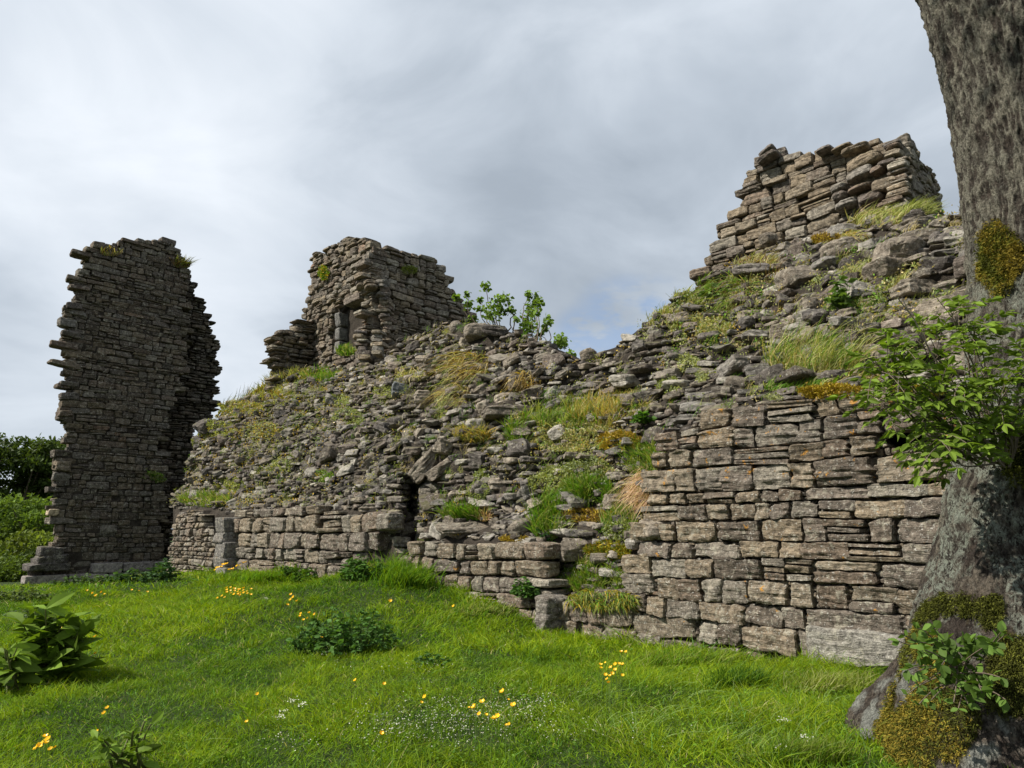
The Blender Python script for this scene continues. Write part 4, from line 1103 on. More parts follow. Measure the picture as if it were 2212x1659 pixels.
for (u, v, s, lab) in [(187, 1359, 8, 'lone buttercup at the upper right of the big dock'), (205, 1376, 8, 'lone buttercup just right of the big dock leaves'), (131, 1358, 7, 'buttercup among the top leaves of the big dock'), (206, 1412, 7, 'lone buttercup low beside the big dock'),
                       (556, 1500, 8, 'lone buttercup left of centre in the plain lawn'), (768, 1470, 8, 'lone buttercup below the dark nettle clump'), (830, 1478, 8, 'lone buttercup right below the small nettle'), (918, 1506, 9, 'lone buttercup left of the front centre group'),
                       (910, 1518, 7, 'small buttercup close to the lone one left of the centre group'), (533, 1560, 8, 'lone buttercup in the lower left lawn'), (232, 1530, 9, 'upper one of two buttercups in the left lawn'), (225, 1541, 9, 'lower one of two buttercups in the left lawn'),
                       (210, 1580, 7, 'small buttercup right of the front left group'), (824, 1585, 10, 'lone buttercup beside the tiny white flowers'), (843, 1299, 8, 'lone buttercup below the tall grass at the cleft'), (980, 1310, 7, 'lone buttercup near the foot of the centre low wall'), (1175, 1600, 1, None)]:
    if lab: buttercup(u, v, s, lab, None, stem=0.2 if v > 1400 else .12)
# golden weed flowers at the pilaster
for (u, v) in [(465 + (k * 13) % 70, 1232 - (k * 7) % 18) for k in range(14)]:
    buttercup(u, v, 6, 'orange yellow flower growing at the foot of the pilaster', 'yellow flowers at the pilaster foot', .25)
# white umbels
def umbel(u, v, s, lab, group=None):
    g = ground_hit(u, v + s * 1.4); top_ = P(u, v, g[1]); t = thing('white_flower', lab, 'flower', g, group)
    rr = np.random.RandomState(int(u + v)); k = g[1] / FPX
    tubes_mesh('stem', [(bez(g, (g + top_) / 2 + np.array([.01, 0, 0]), top_, 5), .0016)], M_STEM, t, n=4, tint=(.08, .15, .03))
    N = 34; c = top_ + np.stack([rr.normal(0, s * k * .33, N), rr.normal(0, s * k * .33, N), rr.normal(0, s * k * .12, N)], -1)
    leaves_mesh('florets', c, rr.normal(size=(N, 3)) * [1, 1, .2], .011, np.array([.78, .78, .72]), M_PETAL, t, TINY, r=rr)
for (u, v, s, lab) in [(630, 1512, 24, 'white flower head left of the middle lawn, larger of a pair'), (655, 1520, 16, 'white flower head right of the larger one in the lawn'), (604, 1548, 15, 'small white flower head low in the left lawn'), (614, 1535, 10, 'smallest white flower head in the left lawn'),
                       (1692, 1554, 20, 'white flower head nearest the mossy root in the lawn'), (1745, 1595, 30, 'broad white flower head beside the mossy root'), (1684, 1614, 20, 'white flower head at the bottom right lawn'), (575, 1292, 10, 'white flower speck behind the nettles')]:
    umbel(u, v, s, lab)

# docks
dock_tpl = leaf_template(0.42, 0.05, 0.32, 0.05)
def dock(cu, cvb, wpx, hpx, n, lab, sizepx, seed):
    g = ground_hit(cu, cvb); k = g[1] / FPX; rr = np.random.RandomState(seed)
    t = thing('dock_plant', lab, 'plant', g)
    stems = []; P0 = []; AX = []; SZ = []
    for i in range(9):
        top_ = g + np.array([rr.uniform(-.3, .35) * wpx * k, rr.uniform(-.15, .15), hpx * k * rr.uniform(.6, .95)])
        path = bez(g + np.array([rr.uniform(-.1, .1), rr.uniform(-.1, .1), 0]), (g + top_) / 2 + np.array([0, 0, .05]), top_, 8); stems.append((path, np.linspace(.009, .004, 8)))
        for j in range(n // 6):
            q = path[rr.randint(1, 8)]; az = rr.uniform(0, 2 * np.pi)
            P0.append(q); AX.append([math.cos(az), math.sin(az), rr.uniform(-.2, .9)]); SZ.append(sizepx * k * rr.uniform(.35, 1.0))
    for i in range(n // 3):
        az = rr.uniform(0, 2 * np.pi); P0.append(g + np.array([math.cos(az), math.sin(az), 0]) * rr.uniform(.03, .3) * wpx * k * .8 + [0, 0, rr.uniform(.03, .2)]); AX.append([math.cos(az), math.sin(az), rr.uniform(.2, .9)]); SZ.append(sizepx * k * rr.uniform(.6, 1.3))
    tubes_mesh('stem', stems, M_STEM, t, tint=(.09, .10, .03))
    N = len(P0); leaves_mesh('foliage', P0, AX, SZ, np.array([.13, .21, .022]) * rr.uniform(.5, 1.35, (N, 1)), M_LEAF, t, dock_tpl, r=rr, up_bias=.9)
dock(95, 1478, 200, 165, 210, 'large leafy dock at the left edge of the lawn', 62, 3)
dock(268, 1690, 120, 110, 50, 'smaller dock at the bottom edge left of centre', 42, 4)
dock(12, 1500, 70, 100, 26, 'low broad leaved dock at the extreme left edge', 70, 6)
# nettles and other leafy clumps at the ground
nettle_tpl = leaf_template(0.55, 0.06, 0.2, .12)
def nettle(cu, cvb, wpx, hpx, n, lab, tint, lpx=9, seed=0, name='nettle_clump', on=None):
    g = ground_hit(cu, cvb) if on is None else on; k = g[1] / FPX; rr = np.random.RandomState(seed + int(cu))
    t = thing(name, lab, 'plant', g); R = wpx * k * .5; Hh = hpx * k
    ns = max(8, n // 14); stems = []; P0 = []; AX = []
    for i in range(ns):
        a = rr.uniform(0, 2 * np.pi); q = rr.rand() ** .6
        b = g + np.array([math.cos(a) * q * R, math.sin(a) * q * R * .6, 0]);
        if on is None: b[2] = float(ground_z(b[0], b[1]))
        top_ = b + np.array([math.cos(a) * .18 * Hh, math.sin(a) * .15 * Hh, Hh * (1 - .6 * q * q) * rr.uniform(.45, 1.2)])
        path = bez(b, (b + top_) / 2, top_, 6); stems.append((path, np.linspace(.004, .002, 6)))
        for j in range(14):
            f = rr.rand() ** .6; P0.append(b + (top_ - b) * f); az = rr.uniform(0, 2 * np.pi); AX.append([math.cos(az), math.sin(az), rr.uniform(-.3, .5)])
    tubes_mesh('stem', stems, M_STEM, t, n=4, tint=(.06, .09, .02))
    N = len(P0); leaves_mesh('foliage', P0, AX, lpx * k * rr.uniform(.7, 1.8, N), np.array(tint) * rr.uniform(.6, 1.4, (N, 1)), M_LEAF, t, nettle_tpl, r=rr)
DG = (.07, .150, .030)
nettle(745, 1410, 190, 84, 1500, 'wide dark nettle clump in the middle of the lawn', DG, 9)
nettle(930, 1448, 60, 32, 350, 'small dark nettle right of the wide clump', DG, 8)
nettle(785, 1250, 95, 44, 700, 'leafy green clump at the foot of the left low wall before the cleft', (.06, .13, .02), 8)
nettle(1180, 1185 + 20, 50, 70, 500, 'clover leaved weed climbing in the collapsed gap', (.04, .11, .03), 8, on=bank_pt(1185, 1215))
nettle(1160, 1288, 50, 40, 300, 'dark sprig between centre low wall and upright stone', DG, 9, on=bank_pt(1162, 1288) + NM * .25)
nettle(350, 1256, 60, 40, 400, 'nettles at the right end of the tower plinth', (.045, .095, .03), 7)
nettle(280, 1258, 100, 26, 420, 'low nettles in front of the tower plinth', (.05, .10, .03), 7)
nettle(170, 1266, 110, 22, 320, 'low weeds below the left half of the plinth', (.07, .12, .035), 6)
nettle(50, 1300, 110, 34, 500, 'rough pale weeds at the far left edge of the meadow', (.11, .15, .05), 6)
nettle(60, 1340, 90, 30, 300, 'grey green weeds behind the big dock', (.09, .14, .05), 6)
nettle(640, 1252, 110, 26, 420, 'lush low growth at the foot of the set back low wall', (.07, .14, .02), 7)
nettle(1255, 840, 24, 36, 120, 'small green weed standing in the dip of the crest', (.06, .12, .04), 6, on=bank_pt(1255, 868))
nettle(1403, 915, 34, 22, 140, 'small fern at the left top corner of the right wall', (.07, .15, .02), 10, on=bank_pt(1403, 915) + NM * .1)
nettle(1835, 650, 34, 70, 200, 'leafy green shoot between boulders on the right bank', (.10, .17, .04), 12, on=bank_pt(1835, 672) + NM * .1)
nettle(1555, 640, 34, 30, 120, 'small bright leafed plant on the left shoulder of the right bank', (.12, .19, .05), 12, on=bank_pt(1552, 645) + NM * .1)

# ------------------------------------------------------------------ grass tufts, moss and herbs on the masonry
def surf(u, v, kind):
    if kind == 'bank':
        e = bank_ends(np.asarray(u, float)); vv = np.maximum(v, e[1] + 1)
        return bank_pt(u, vv, 0.04)
    if kind == 'top': return MAIN.hit(u, v, 0.0) - NM * (rt_.uniform(-.03, .28, np.shape(u))[..., None])
    if kind == 'wall': return MAIN.hit(u, v, -0.03)
    return kind.hit(u, v, -0.05)
COL = dict(mdark=(.055, .06, .012), mgreen=(.12, .13, .02), mgold=(.24, .185, .028), straw=(.46, .38, .19), olive=(.24, .28, .07), green=(.12, .25, .020), pale=(.36, .38, .14), pink=(.48, .31, .20), grey=(.30, .34, .18), gold=(.40, .28, .06), moss=(.36, .27, .025), brown=(.20, .13, .06), mossg=(.17, .21, .03))
TUFTS = [ # u, v, w, h, type, colour mix, blade px, direction, n, label, surface
 (1905, 478, 130, 36, 'grass', ('olive', 'pale', 'straw'), 48, (.55, .6), 900, 'tall wind bent grass at the foot of the upper tower', 'bank'),
 (1975, 462, 70, 16, 'grass', ('olive', 'pale'), 44, (.4, .8), 350, 'thin grass on the crest right below the pale tower side', 'bank'),
 (1845, 520, 60, 30, 'grass', ('straw', 'gold', 'pale'), 34, (.3, -.3), 260, 'hanging straw coloured tuft under the tall wind bent grass', 'bank'),
 (1790, 520, 60, 18, 'moss', ('gold', 'moss', 'brown'), 6, (0, 1), 2200, 'golden brown moss cushion under the upper tower', 'bank'),
 (1640, 572, 80, 26, 'grass', ('straw', 'pale', 'brown'), 26, (.3, .7), 420, 'dry brownish grass at the left foot of the upper tower', 'bank'),
 (1665, 600, 30, 30, 'stalk', ('brown', 'brown', 'straw'), 60, (.1, .9), 60, 'dead brown dock stalks on the right bank', 'bank'),
 (1590, 640, 80, 60, 'grass', ('olive', 'olive', 'brown', 'green'), 60, (-.4, -.4), 520, 'long dark green grass hanging down the right bank', 'bank'),
 (1612, 610, 40, 24, 'grass', ('pale', 'straw'), 34, (.1, .6), 220, 'pale tuft above the long hanging green grass', 'bank'),
 (1530, 708, 90, 44, 'herb', ('grey', 'pale', 'straw'), 9, (0, 1), 2600, 'pale grey green herb mat below the hanging green grass', 'bank'),
 (1443, 695, 56, 34, 'grass', ('pale', 'olive', 'straw'), 26, (.2, .7), 600, 'bushy pale tuft on the crest left of the hanging green grass', 'bank'),
 (1492, 650, 50, 30, 'grass', ('olive', 'pale'), 24, (.25, .8), 350, 'short tuft on the steep crest under the upper tower', 'bank'),
 (1530, 612, 36, 24, 'grass', ('olive', 'green'), 22, (.1, .8), 200, 'green tuft at the lowest left step of the upper tower', 'bank'),
 (1895, 610, 120, 40, 'grass', ('straw', 'pale', 'olive'), 40, (.35, .75), 480, 'loose dry grass among boulders left of the trunk', 'bank'),
 (1870, 650, 80, 30, 'herb', ('pale', 'green', 'grey'), 9, (0, 1), 1200, 'yellow green herbs among boulders left of the trunk', 'bank'),
 (1760, 790, 170, 60, 'grass', ('olive', 'pale', 'pale', 'green', 'straw'), 84, (.30, .8), 1900, 'tall green grass standing on the ledge of the right wall', 'bank'),
 (1720, 838, 110, 22, 'grass', ('green', 'pale', 'green'), 30, (.3, .6), 700, 'bright green grass at the left of the ledge of the right wall', 'bank'),
 (1850, 815, 150, 34, 'grass', ('straw', 'straw', 'pale'), 26, (.5, .3), 900, 'dry straw mat behind the yellow moss on the right wall', 'bank'),
 (1798, 848, 125, 30, 'moss', ('moss', 'gold', 'moss'), 7, (0, 1), 6500, 'thick yellow moss cushion along the top edge of the right wall', 'top'),
 (1975, 842, 90, 18, 'moss', ('moss', 'mossg'), 6, (0, 1), 2200, 'yellow moss strip on the right wall behind the leafy shoots', 'top'),
 (1665, 858, 30, 8, 'moss', ('grey', 'pale'), 5, (0, 1), 300, 'pale moss tip at the left end of the yellow moss', 'top'),
 (1485, 788, 40, 36, 'herb', ('grey', 'pale'), 8, (0, 1), 900, 'grey green herb tuft left of the dark ledges', 'bank'),
 (1445, 832, 40, 34, 'herb', ('grey', 'olive'), 8, (0, 1), 800, 'grey green herb tuft above the small fern', 'bank'),
 (1510, 812, 22, 30, 'herb', ('grey', 'pale'), 7, (0, 1), 400, 'small herb tuft on the dark ledges', 'bank'),
 (1225, 905, 110, 36, 'grass', ('olive', 'pale', 'green'), 34, (.15, .8), 1100, 'wide olive grass at the upper left of the collapsed gap', 'bank'),
 (1300, 905, 60, 36, 'grass', ('straw', 'gold', 'pale'), 46, (.15, .8), 700, 'tall straw tuft at the top of the collapsed gap', 'bank'),
 (1360, 880, 60, 30, 'grass', ('straw', 'olive'), 26, (.2, .7), 450, 'straw grass left of the small fern', 'bank'),
 (1240, 945, 120, 40, 'herb', ('pale', 'straw', 'grey'), 8, (0, 1), 2600, 'mixed dry herb mat in the collapsed gap', 'bank'),
 (1345, 955, 64, 24, 'moss', ('moss', 'gold'), 6, (0, 1), 2200, 'yellow moss mound at the right of the collapsed gap', 'bank'),
 (1205, 1040, 60, 34, 'herb', ('grey', 'olive', 'pale'), 8, (0, 1), 1500, 'grey green herb mound in the middle of the gap', 'bank'),
 (1275, 1020, 60, 40, 'herb', ('grey', 'grey', 'olive'), 8, (0, 1), 1300, 'hanging grey herb right of the grey green mound', 'bank'),
 (1275, 1072, 56, 34, 'grass', ('green', 'green', 'olive'), 36, (0, .9), 700, 'bright green grass in the middle of the gap', 'bank'),
 (1395, 1055, 34, 50, 'grass', ('pink', 'straw', 'pink'), 44, (-.2, -.5), 500, 'pinkish dry grass hanging at the left edge of the right wall', 'bank'),
 (1390, 1000, 46, 40, 'grass', ('green', 'olive'), 44, (.1, .7), 500, 'dark green grass above the pinkish dry grass', 'bank'),
 (1190, 1130, 46, 50, 'grass', ('green', 'green', 'olive'), 50, (.1, .9), 700, 'column of green grass growing down the left of the gap', 'bank'),
 (1340, 1128, 46, 26, 'grass', ('green', 'pale'), 34, (.1, .9), 450, 'bright tuft on the grey flat topped boulder', 'bank'),
 (1350, 1150, 50, 22, 'herb', ('grey', 'mossg'), 8, (0, 1), 700, 'grey green herbs under the bright tuft on the boulder', 'bank'),
 (1260, 1115, 80, 16, 'moss', ('gold', 'brown', 'moss'), 6, (0, 1), 1500, 'rusty moss ledge in the lower gap', 'bank'),
 (1320, 1190, 60, 24, 'moss', ('moss', 'mossg'), 6, (0, 1), 1300, 'green yellow moss beside the dark squared block', 'bank'),
 (1290, 1250, 90, 40, 'grass', ('olive', 'green', 'mossg'), 26, (.1, .8), 1100, 'green grass slope at the bottom of the gap', 'bank'),
 (1300, 1296, 90, 26, 'grass', ('mossg', 'moss', 'olive', 'green'), 20, (.2, -.4), 700, 'olive grass spilling over the lowest stones of the gap', 'wall'),
 (1225, 1262, 70, 20, 'grass', ('green', 'olive'), 24, (0, .9), 500, 'low grass behind the upright stone', 'bank'),
 (1120, 1165, 60, 10, 'moss', ('moss', 'gold'), 5, (0, 1), 800, 'orange moss on the tilted end of the centre low wall', 'bank'),
 (1005, 1118, 66, 14, 'grass', ('green', 'green', 'olive'), 44, (.05, 1), 750, 'bright green tuft on the long flat slab of the centre wall', 'bank'),
 (1045, 1118, 20, 16, 'grass', ('pink', 'straw'), 26, (.2, .6), 200, 'reddish dry tuft at the right end of the bright slab tuft', 'bank'),
 (1040, 1050, 34, 60, 'herb', ('grey', 'olive'), 8, (0, 1), 1000, 'tall grey green weed above the slab tuft', 'bank'),
 (1015, 790, 70, 50, 'grass', ('straw', 'gold', 'olive', 'brown'), 62, (-.35, -.55), 430, 'long straw grass streaming down the middle bank', 'bank'),
 (985, 845, 60, 60, 'grass', ('straw', 'pale', 'brown'), 50, (-.3, -.5), 330, 'lower straw streamer left of the grey herb on the middle bank', 'bank'),
 (960, 880, 40, 60, 'herb', ('grey', 'pale'), 7, (0, 1), 1300, 'grey green herb trail on the middle bank', 'bank'),
 (1030, 945, 60, 24, 'grass', ('gold', 'olive', 'straw'), 34, (.1, .5), 520, 'golden tuft above the tall grey green weed', 'bank'),
 (1140, 830, 50, 40, 'grass', ('straw', 'gold', 'brown'), 34, (-.15, -.5), 500, 'rusty straw tuft hanging right of the long streamers', 'bank'),
 (895, 808, 60, 26, 'grass', ('straw', 'pale'), 26, (.1, -.2), 420, 'dry tuft under the right face of the middle tower', 'bank'),
 (840, 850, 60, 20, 'herb', ('pale', 'grey'), 7, (0, 1), 800, 'pale herb mat under the corner of the middle tower', 'bank'),
 (735, 868, 36, 18, 'herb', ('grey', 'pale'), 7, (0, 1), 600, 'round pale cushion plant on the left bank', 'bank'),
 (690, 815, 60, 16, 'grass', ('green', 'olive', 'green'), 20, (.1, .9), 500, 'green grass below the wall stub and the doorway', 'bank'),
 (625, 812, 60, 22, 'grass', ('olive', 'pale', 'straw'), 28, (.1, .9), 600, 'olive grass under the wall stub', 'bank'),
 (585, 850, 70, 26, 'grass', ('olive', 'pale', 'gold'), 20, (.2, .8), 700, 'olive grass slope at the left of the crest', 'bank'),
 (525, 885, 80, 22, 'herb', ('pale', 'gold', 'olive'), 7, (0, 1), 1200, 'yellow green mat at the left end of the crest', 'bank'),
 (470, 930, 60, 26, 'herb', ('olive', 'pale'), 7, (0, 1), 900, 'olive mat on the steep left end of the bank', 'bank'),
 (560, 935, 90, 30, 'herb', ('pale', 'gold', 'grey'), 7, (0, 1), 1300, 'yellowish mat with small flowers on the upper left bank', 'bank'),
 (760, 905, 40, 30, 'herb', ('olive', 'grey'), 7, (0, 1), 700, 'olive tuft on the left bank among cobbles', 'bank'),
 (450, 1085, 76, 16, 'grass', ('green', 'olive', 'pale'), 26, (.05, .9), 800, 'green tuft spilling over the projecting end of the low wall', 'bank'),
 (505, 1050, 50, 24, 'herb', ('olive', 'pale'), 7, (0, 1), 700, 'olive mat above the pilaster', 'bank'),
 (610, 1010, 40, 24, 'herb', ('pale', 'grey'), 7, (0, 1), 500, 'small pale mat amid cobbles left of the cleft', 'bank'),
 (700, 1030, 36, 20, 'herb', ('olive', 'green'), 7, (0, 1), 400, 'small green mat amid cobbles nearer the cleft', 'bank'),
 (1125, 945, 30, 44, 'grass', ('green', 'olive'), 40, (.05, .9), 400, 'upright green grass beside the wide dark slab', 'bank'),
 (335, 1035, 40, 16, 'herb', ('pale', 'green', 'grey'), 9, (0, 1), 700, 'bushy weed growing out of the face of the left tower', FL),
 (240, 545, 40, 16, 'grass', ('olive', 'straw', 'gold'), 12, (.1, .9), 220, 'thin grass on the top of the left tower', FL),
 (393, 572, 30, 12, 'grass', ('olive', 'brown'), 24, (.4, .9), 200, 'grass on the right shoulder of the left tower', FL),
 (700, 592, 20, 26, 'herb', ('moss', 'green'), 7, (0, 1), 500, 'yellow green moss on the upper left of the middle tower', FA),
 (747, 762, 36, 14, 'grass', ('green', 'green', 'pale'), 22, (.2, .8), 350, 'bright grass on the sill of the small doorway', FA),
 (885, 585, 30, 16, 'herb', ('olive', 'mossg'), 6, (0, 1), 300, 'dark weed in the right face of the middle tower', FB),
]
rt_ = np.random.RandomState(404)
for (u, v, wd, hh, ty, cols, bl, dr, n, lab, sf) in TUFTS:
    n = int(n * 1.6); wd *= 1.2; hh *= 1.15
    if 1150 < u < 1425 and 860 < v < 1330: n = int(n * (2.4 if v < 1100 else 1.7)); wd *= 1.4; hh *= 1.45; bl *= 1.15
    if u < 780 and sf == 'bank': n = int(n * 1.4); wd *= 1.25; hh *= 1.2
    bl = bl * (1.25 if ty in ('grass',) else 1.05)
    a = rt_.uniform(0, 2 * np.pi, n); q = rt_.rand(n) ** .5
    uu = u + np.cos(a) * q * wd * .5; vv_ = v + np.sin(a) * q * hh * .5
    nz = vnoise(np.stack([uu * .09, vv_ * .12, np.full(n, u)], -1), 5)
    keep = nz + rt_.normal(0, .25, n) > -0.25; uu, vv_ = uu[keep], vv_[keep]; n = len(uu)
    p = surf(uu, vv_, sf); k = p[:, 1] / FPX
    nm = dict(grass='grass_tuft', moss='moss_cushion', herb='herb_mat', stalk='dead_stalks')[ty]
    org = p[p[:, 2] < np.percentile(p[:, 2], 30)].mean(0) if n > 10 else p[0]
    cc = np.array([COL[c] for c in cols])[rt_.randint(len(cols), size=n)] * rt_.uniform(.65, 1.3, (n, 1))
    if ty in ('grass', 'stalk'):
        L = bl * k * rt_.uniform(.45, 1.15, n)
        cd = vnoise(np.stack([uu * .05, vv_ * .05, np.full(n, 3.3)], -1), 15)
        d = np.stack([dr[0] * .5 + rt_.normal(0, .42, n) + .3 * cd, rt_.normal(-.25, .4, n), np.full(n, max(dr[1], .45) if dr[1] > 0 else .35)], -1)
        short = rt_.rand(n) < .45; L = np.where(short, L * .38, L); cc = np.where(short[:, None], cc * [.85, .8, .8], cc)
        bn = np.stack([dr[0] * .8 + rt_.normal(0, .15, n), rt_.normal(-.1, .1, n), np.full(n, -.28 if dr[1] > 0 else -1.0) + rt_.normal(0, .1, n)], -1)
        blades_mesh(nm, p, d, L, np.clip(k * rt_.uniform(1.2, 2.4, n), .003, .02) * (1.4 if ty == 'stalk' else 1), bn, cc, M_DRY, seg=4, origin=org, r=rt_)
    elif ty == 'herb':
        # little domed sprigs: leaf flakes filling a low cushion volume
        hgt = np.abs(rt_.normal(0, 1, n)) * bl * .8 * k * np.clip(1.3 - q[keep], .2, 1.2)
        p = p + np.array([0, 0, 1.0]) * hgt[:, None] * .8 + NM * hgt[:, None] * .7
        ax = np.stack([rt_.normal(size=n), rt_.normal(size=n), rt_.normal(.5, .6, n)], -1)
        leaves_mesh(nm, p, ax, bl * k * rt_.uniform(.35, .8, n), cc, M_DRY, tpl=TINY, origin=org, r=rt_, up_bias=.5)
    else:
        hgt = np.abs(rt_.normal(0, 1, n)) * bl * .9 * k * np.clip(1.25 - q[keep], .1, 1.2)
        p = p + np.array([0, 0, 1.0]) * hgt[:, None] * .8 + NM * hgt[:, None] * .9
        d = rt_.normal(size=(n, 3)) * .7 + NM + [0, 0, .6]
        blades_mesh(nm, p, d, bl * k * rt_.uniform(.5, 1.2, n), bl * k * .35, np.zeros((n, 3)), cc, M_MOSS, seg=2, origin=org, r=rt_)
    ob = scene.collection.objects[-1] if False else bpy.context.scene.collection.objects[len(scene.collection.objects) - 1]
    tag(ob, lab, {'grass': 'grass tuft', 'moss': 'moss', 'herb': 'herb', 'stalk': 'weed'}[ty])
# ground cover scattered between the cobbles
p, nr, su, sv = sample_bank(9000, rt_)
dn = 0.5 + 0.9 * fbm(p * .55, 88, 3)
rg = np.exp(-(((su - 1540) / 110) ** 2 + ((sv - 680) / 70) ** 2)) + np.exp(-(((su - 1270) / 100) ** 2 + ((sv - 970) / 75) ** 2)) + .8 * np.exp(-(((su - 1880) / 110) ** 2 + ((sv - 620) / 50) ** 2)) + .8 * np.exp(-(((su - 1790) / 100) ** 2 + ((sv - 815) / 35) ** 2))
pr = .75 * rg + np.where(su < 900, .36, .14) * np.where(su < 620, 1.5, 1) * np.clip(dn, 0, 1.2) * np.where(sv > 1050, .5, 1)
kk = rt_.rand(len(p)) < pr; p, nr = p[kk], nr[kk]
m = 24; N = len(p) * m
q = np.repeat(p + nr * .05, m, 0) + rt_.normal(0, .055, (N, 3))
cl_ = np.array([COL['pale'], COL['olive'], COL['grey'], COL['straw'], COL['gold'], COL['green']])[np.repeat(rt_.choice(6, len(p), p=[.25, .22, .2, .18, .07, .08]), m)]
tag(leaves_mesh('wall_weeds', q, rt_.normal(size=(N, 3)) + [0, 0, .6], rt_.uniform(.018, .045, N), cl_ * rt_.uniform(.6, 1.3, (N, 1)), M_DRY, tpl=TINY, r=rt_), 'low weeds and moss spread between the cobbles of the bank', None, kind='stuff')
p, nr, su, sv = sample_bank(1500, rt_)
kk = (rt_.rand(len(p)) < np.where(su < 760, .55, .05)) & (fbm(p * .6, 91, 2) > -.1); p, nr = p[kk], nr[kk]; m = 5; N = len(p) * m
q = np.repeat(p + nr * .12, m, 0) + rt_.normal(0, .04, (N, 3))
tag(leaves_mesh('stonecrop_flowers', q, rt_.normal(size=(N, 3)), rt_.uniform(.025, .045, N), np.array([.62, .42, .03]) * rt_.uniform(.6, 1.2, (N, 1)), M_PETAL, tpl=TINY, r=rt_), 'tiny yellow flowers sprinkled over the left bank', None, kind='stuff')
p, nr, su, sv = sample_bank(5200, rt_)
rg = np.exp(-(((su - 1540) / 110) ** 2 + ((sv - 680) / 70) ** 2)) + np.exp(-(((su - 1270) / 100) ** 2 + ((sv - 970) / 75) ** 2)) + .8 * np.exp(-(((su - 1880) / 110) ** 2 + ((sv - 620) / 50) ** 2)) + .7 * np.exp(-(((su - 600) / 110) ** 2 + ((sv - 860) / 50) ** 2)) + .7 * np.exp(-(((su - 980) / 60) ** 2 + ((sv - 850) / 90) ** 2))
kk = rt_.rand(len(p)) < (.22 + 1.1 * rg) * np.clip(.6 + 1.2 * fbm(p * .7, 95, 2), 0, 1); p, nr = p[kk], nr[kk]; m = 22; N = len(p) * m
q = np.repeat(p + nr * .02, m, 0) + rt_.normal(0, .04, (N, 3))
d = np.stack([rt_.normal(.2, .4, N), rt_.normal(-.2, .3, N), np.ones(N)], -1)
cl_ = np.array([COL['pale'], COL['olive'], COL['straw'], COL['green']])[np.repeat(rt_.randint(4, size=len(p)), m)]
tag(blades_mesh('wall_grass', q, d, rt_.uniform(.07, .2, N), .006, np.stack([rt_.normal(.3, .2, N), rt_.normal(-.1, .2, N), rt_.normal(-.5, .2, N)], -1), cl_ * rt_.uniform(.6, 1.3, (N, 1)), M_DRY, seg=3, r=rt_), 'short wispy grass rooted between the stones of the bank', None, kind='stuff')
# thin seed stalks against the sky on the left crest
n = 130; uu = rt_.uniform(478, 640, n); vv_ = bank_ends(uu)[1] + 4; p = bank_pt(uu, vv_); k = p[:, 1] / FPX
o = blades_mesh('seed_stalks', p, np.stack([rt_.normal(.15, .15, n), rt_.normal(0, .1, n), np.ones(n)], -1), 46 * k * rt_.uniform(.4, 1, n), .014, np.stack([rt_.normal(.2, .15, n), np.zeros(n), -np.full(n, .05)], -1), np.array([.12, .12, .07]), M_DRY, seg=4, origin=p.mean(0), r=rt_)
tag(o, 'thin seed stalks on the crest between left tower and wall stub', 'grass tuft')

# tall grass clumps at the foot of the walls
def tall_clump(u, v, wd, hpx, n, lab, cols, base=None):
    uu = rt_.normal(u, wd * .28, n); g = ground_hit(uu, np.full(n, float(v)) + rt_.uniform(-8, 8, n)) if base is None else base(uu)
    k = g[:, 1] / FPX; cc = np.array([COL[c] if isinstance(c, str) else c for c in cols])[rt_.randint(len(cols), size=n)] * rt_.uniform(.7, 1.3, (n, 1))
    d = np.stack([rt_.normal(0, .25, n), rt_.normal(-.1, .25, n), np.ones(n)], -1)
    o = blades_mesh('grass_clump', g, d, hpx * k * rt_.uniform(.25, 1.15, n), np.clip(1.6 * k, .004, .02), np.stack([rt_.normal(.1, .3, n), rt_.normal(-.1, .2, n), -rt_.uniform(.1, .5, n)], -1), cc, M_GRASS, seg=4, origin=g.mean(0), r=rt_)
    tag(o, lab, 'grass clump')
LG = (.17, .26, .012); DGm = (.07, .15, .012)
tall_clump(885, 1268, 110, 62, 1200, 'tall bright grass rising at the cleft beside the centre low wall', [LG, DGm, 'green'])
tall_clump(855, 1245, 70, 60, 500, 'upper tall grass right in the mouth of the cleft', [LG, 'green'])
tall_clump(1200, 1425, 110, 34, 1500, 'dark grass hump below the upright stone', [DGm, LG])
tall_clump(1600, 1490, 110, 60, 1600, 'dark tall grass clump before the right wall', [DGm, (.03, .09, .012), LG])
tall_clump(1480, 1440, 260, 42, 2200, 'ragged tall grass along the foot of the right wall', [LG, 'green', 'olive'])
tall_clump(1800, 1500, 160, 60, 1500, 'pale tall grass between the right wall and the mossy root', ['olive', 'pale', LG])
tall_clump(1050, 1330, 150, 26, 1000, 'seeding grass along the foot of the centre low wall', ['olive', 'pale', 'green'])
tall_clump(1740, 1650, 180, 70, 1500, 'tall dark grass in the right foreground beside the root', [DGm, 'olive', LG])
tall_clump(560, 1256, 160, 26, 1200, 'lush grass along the foot of the left low wall', [LG, 'green'])

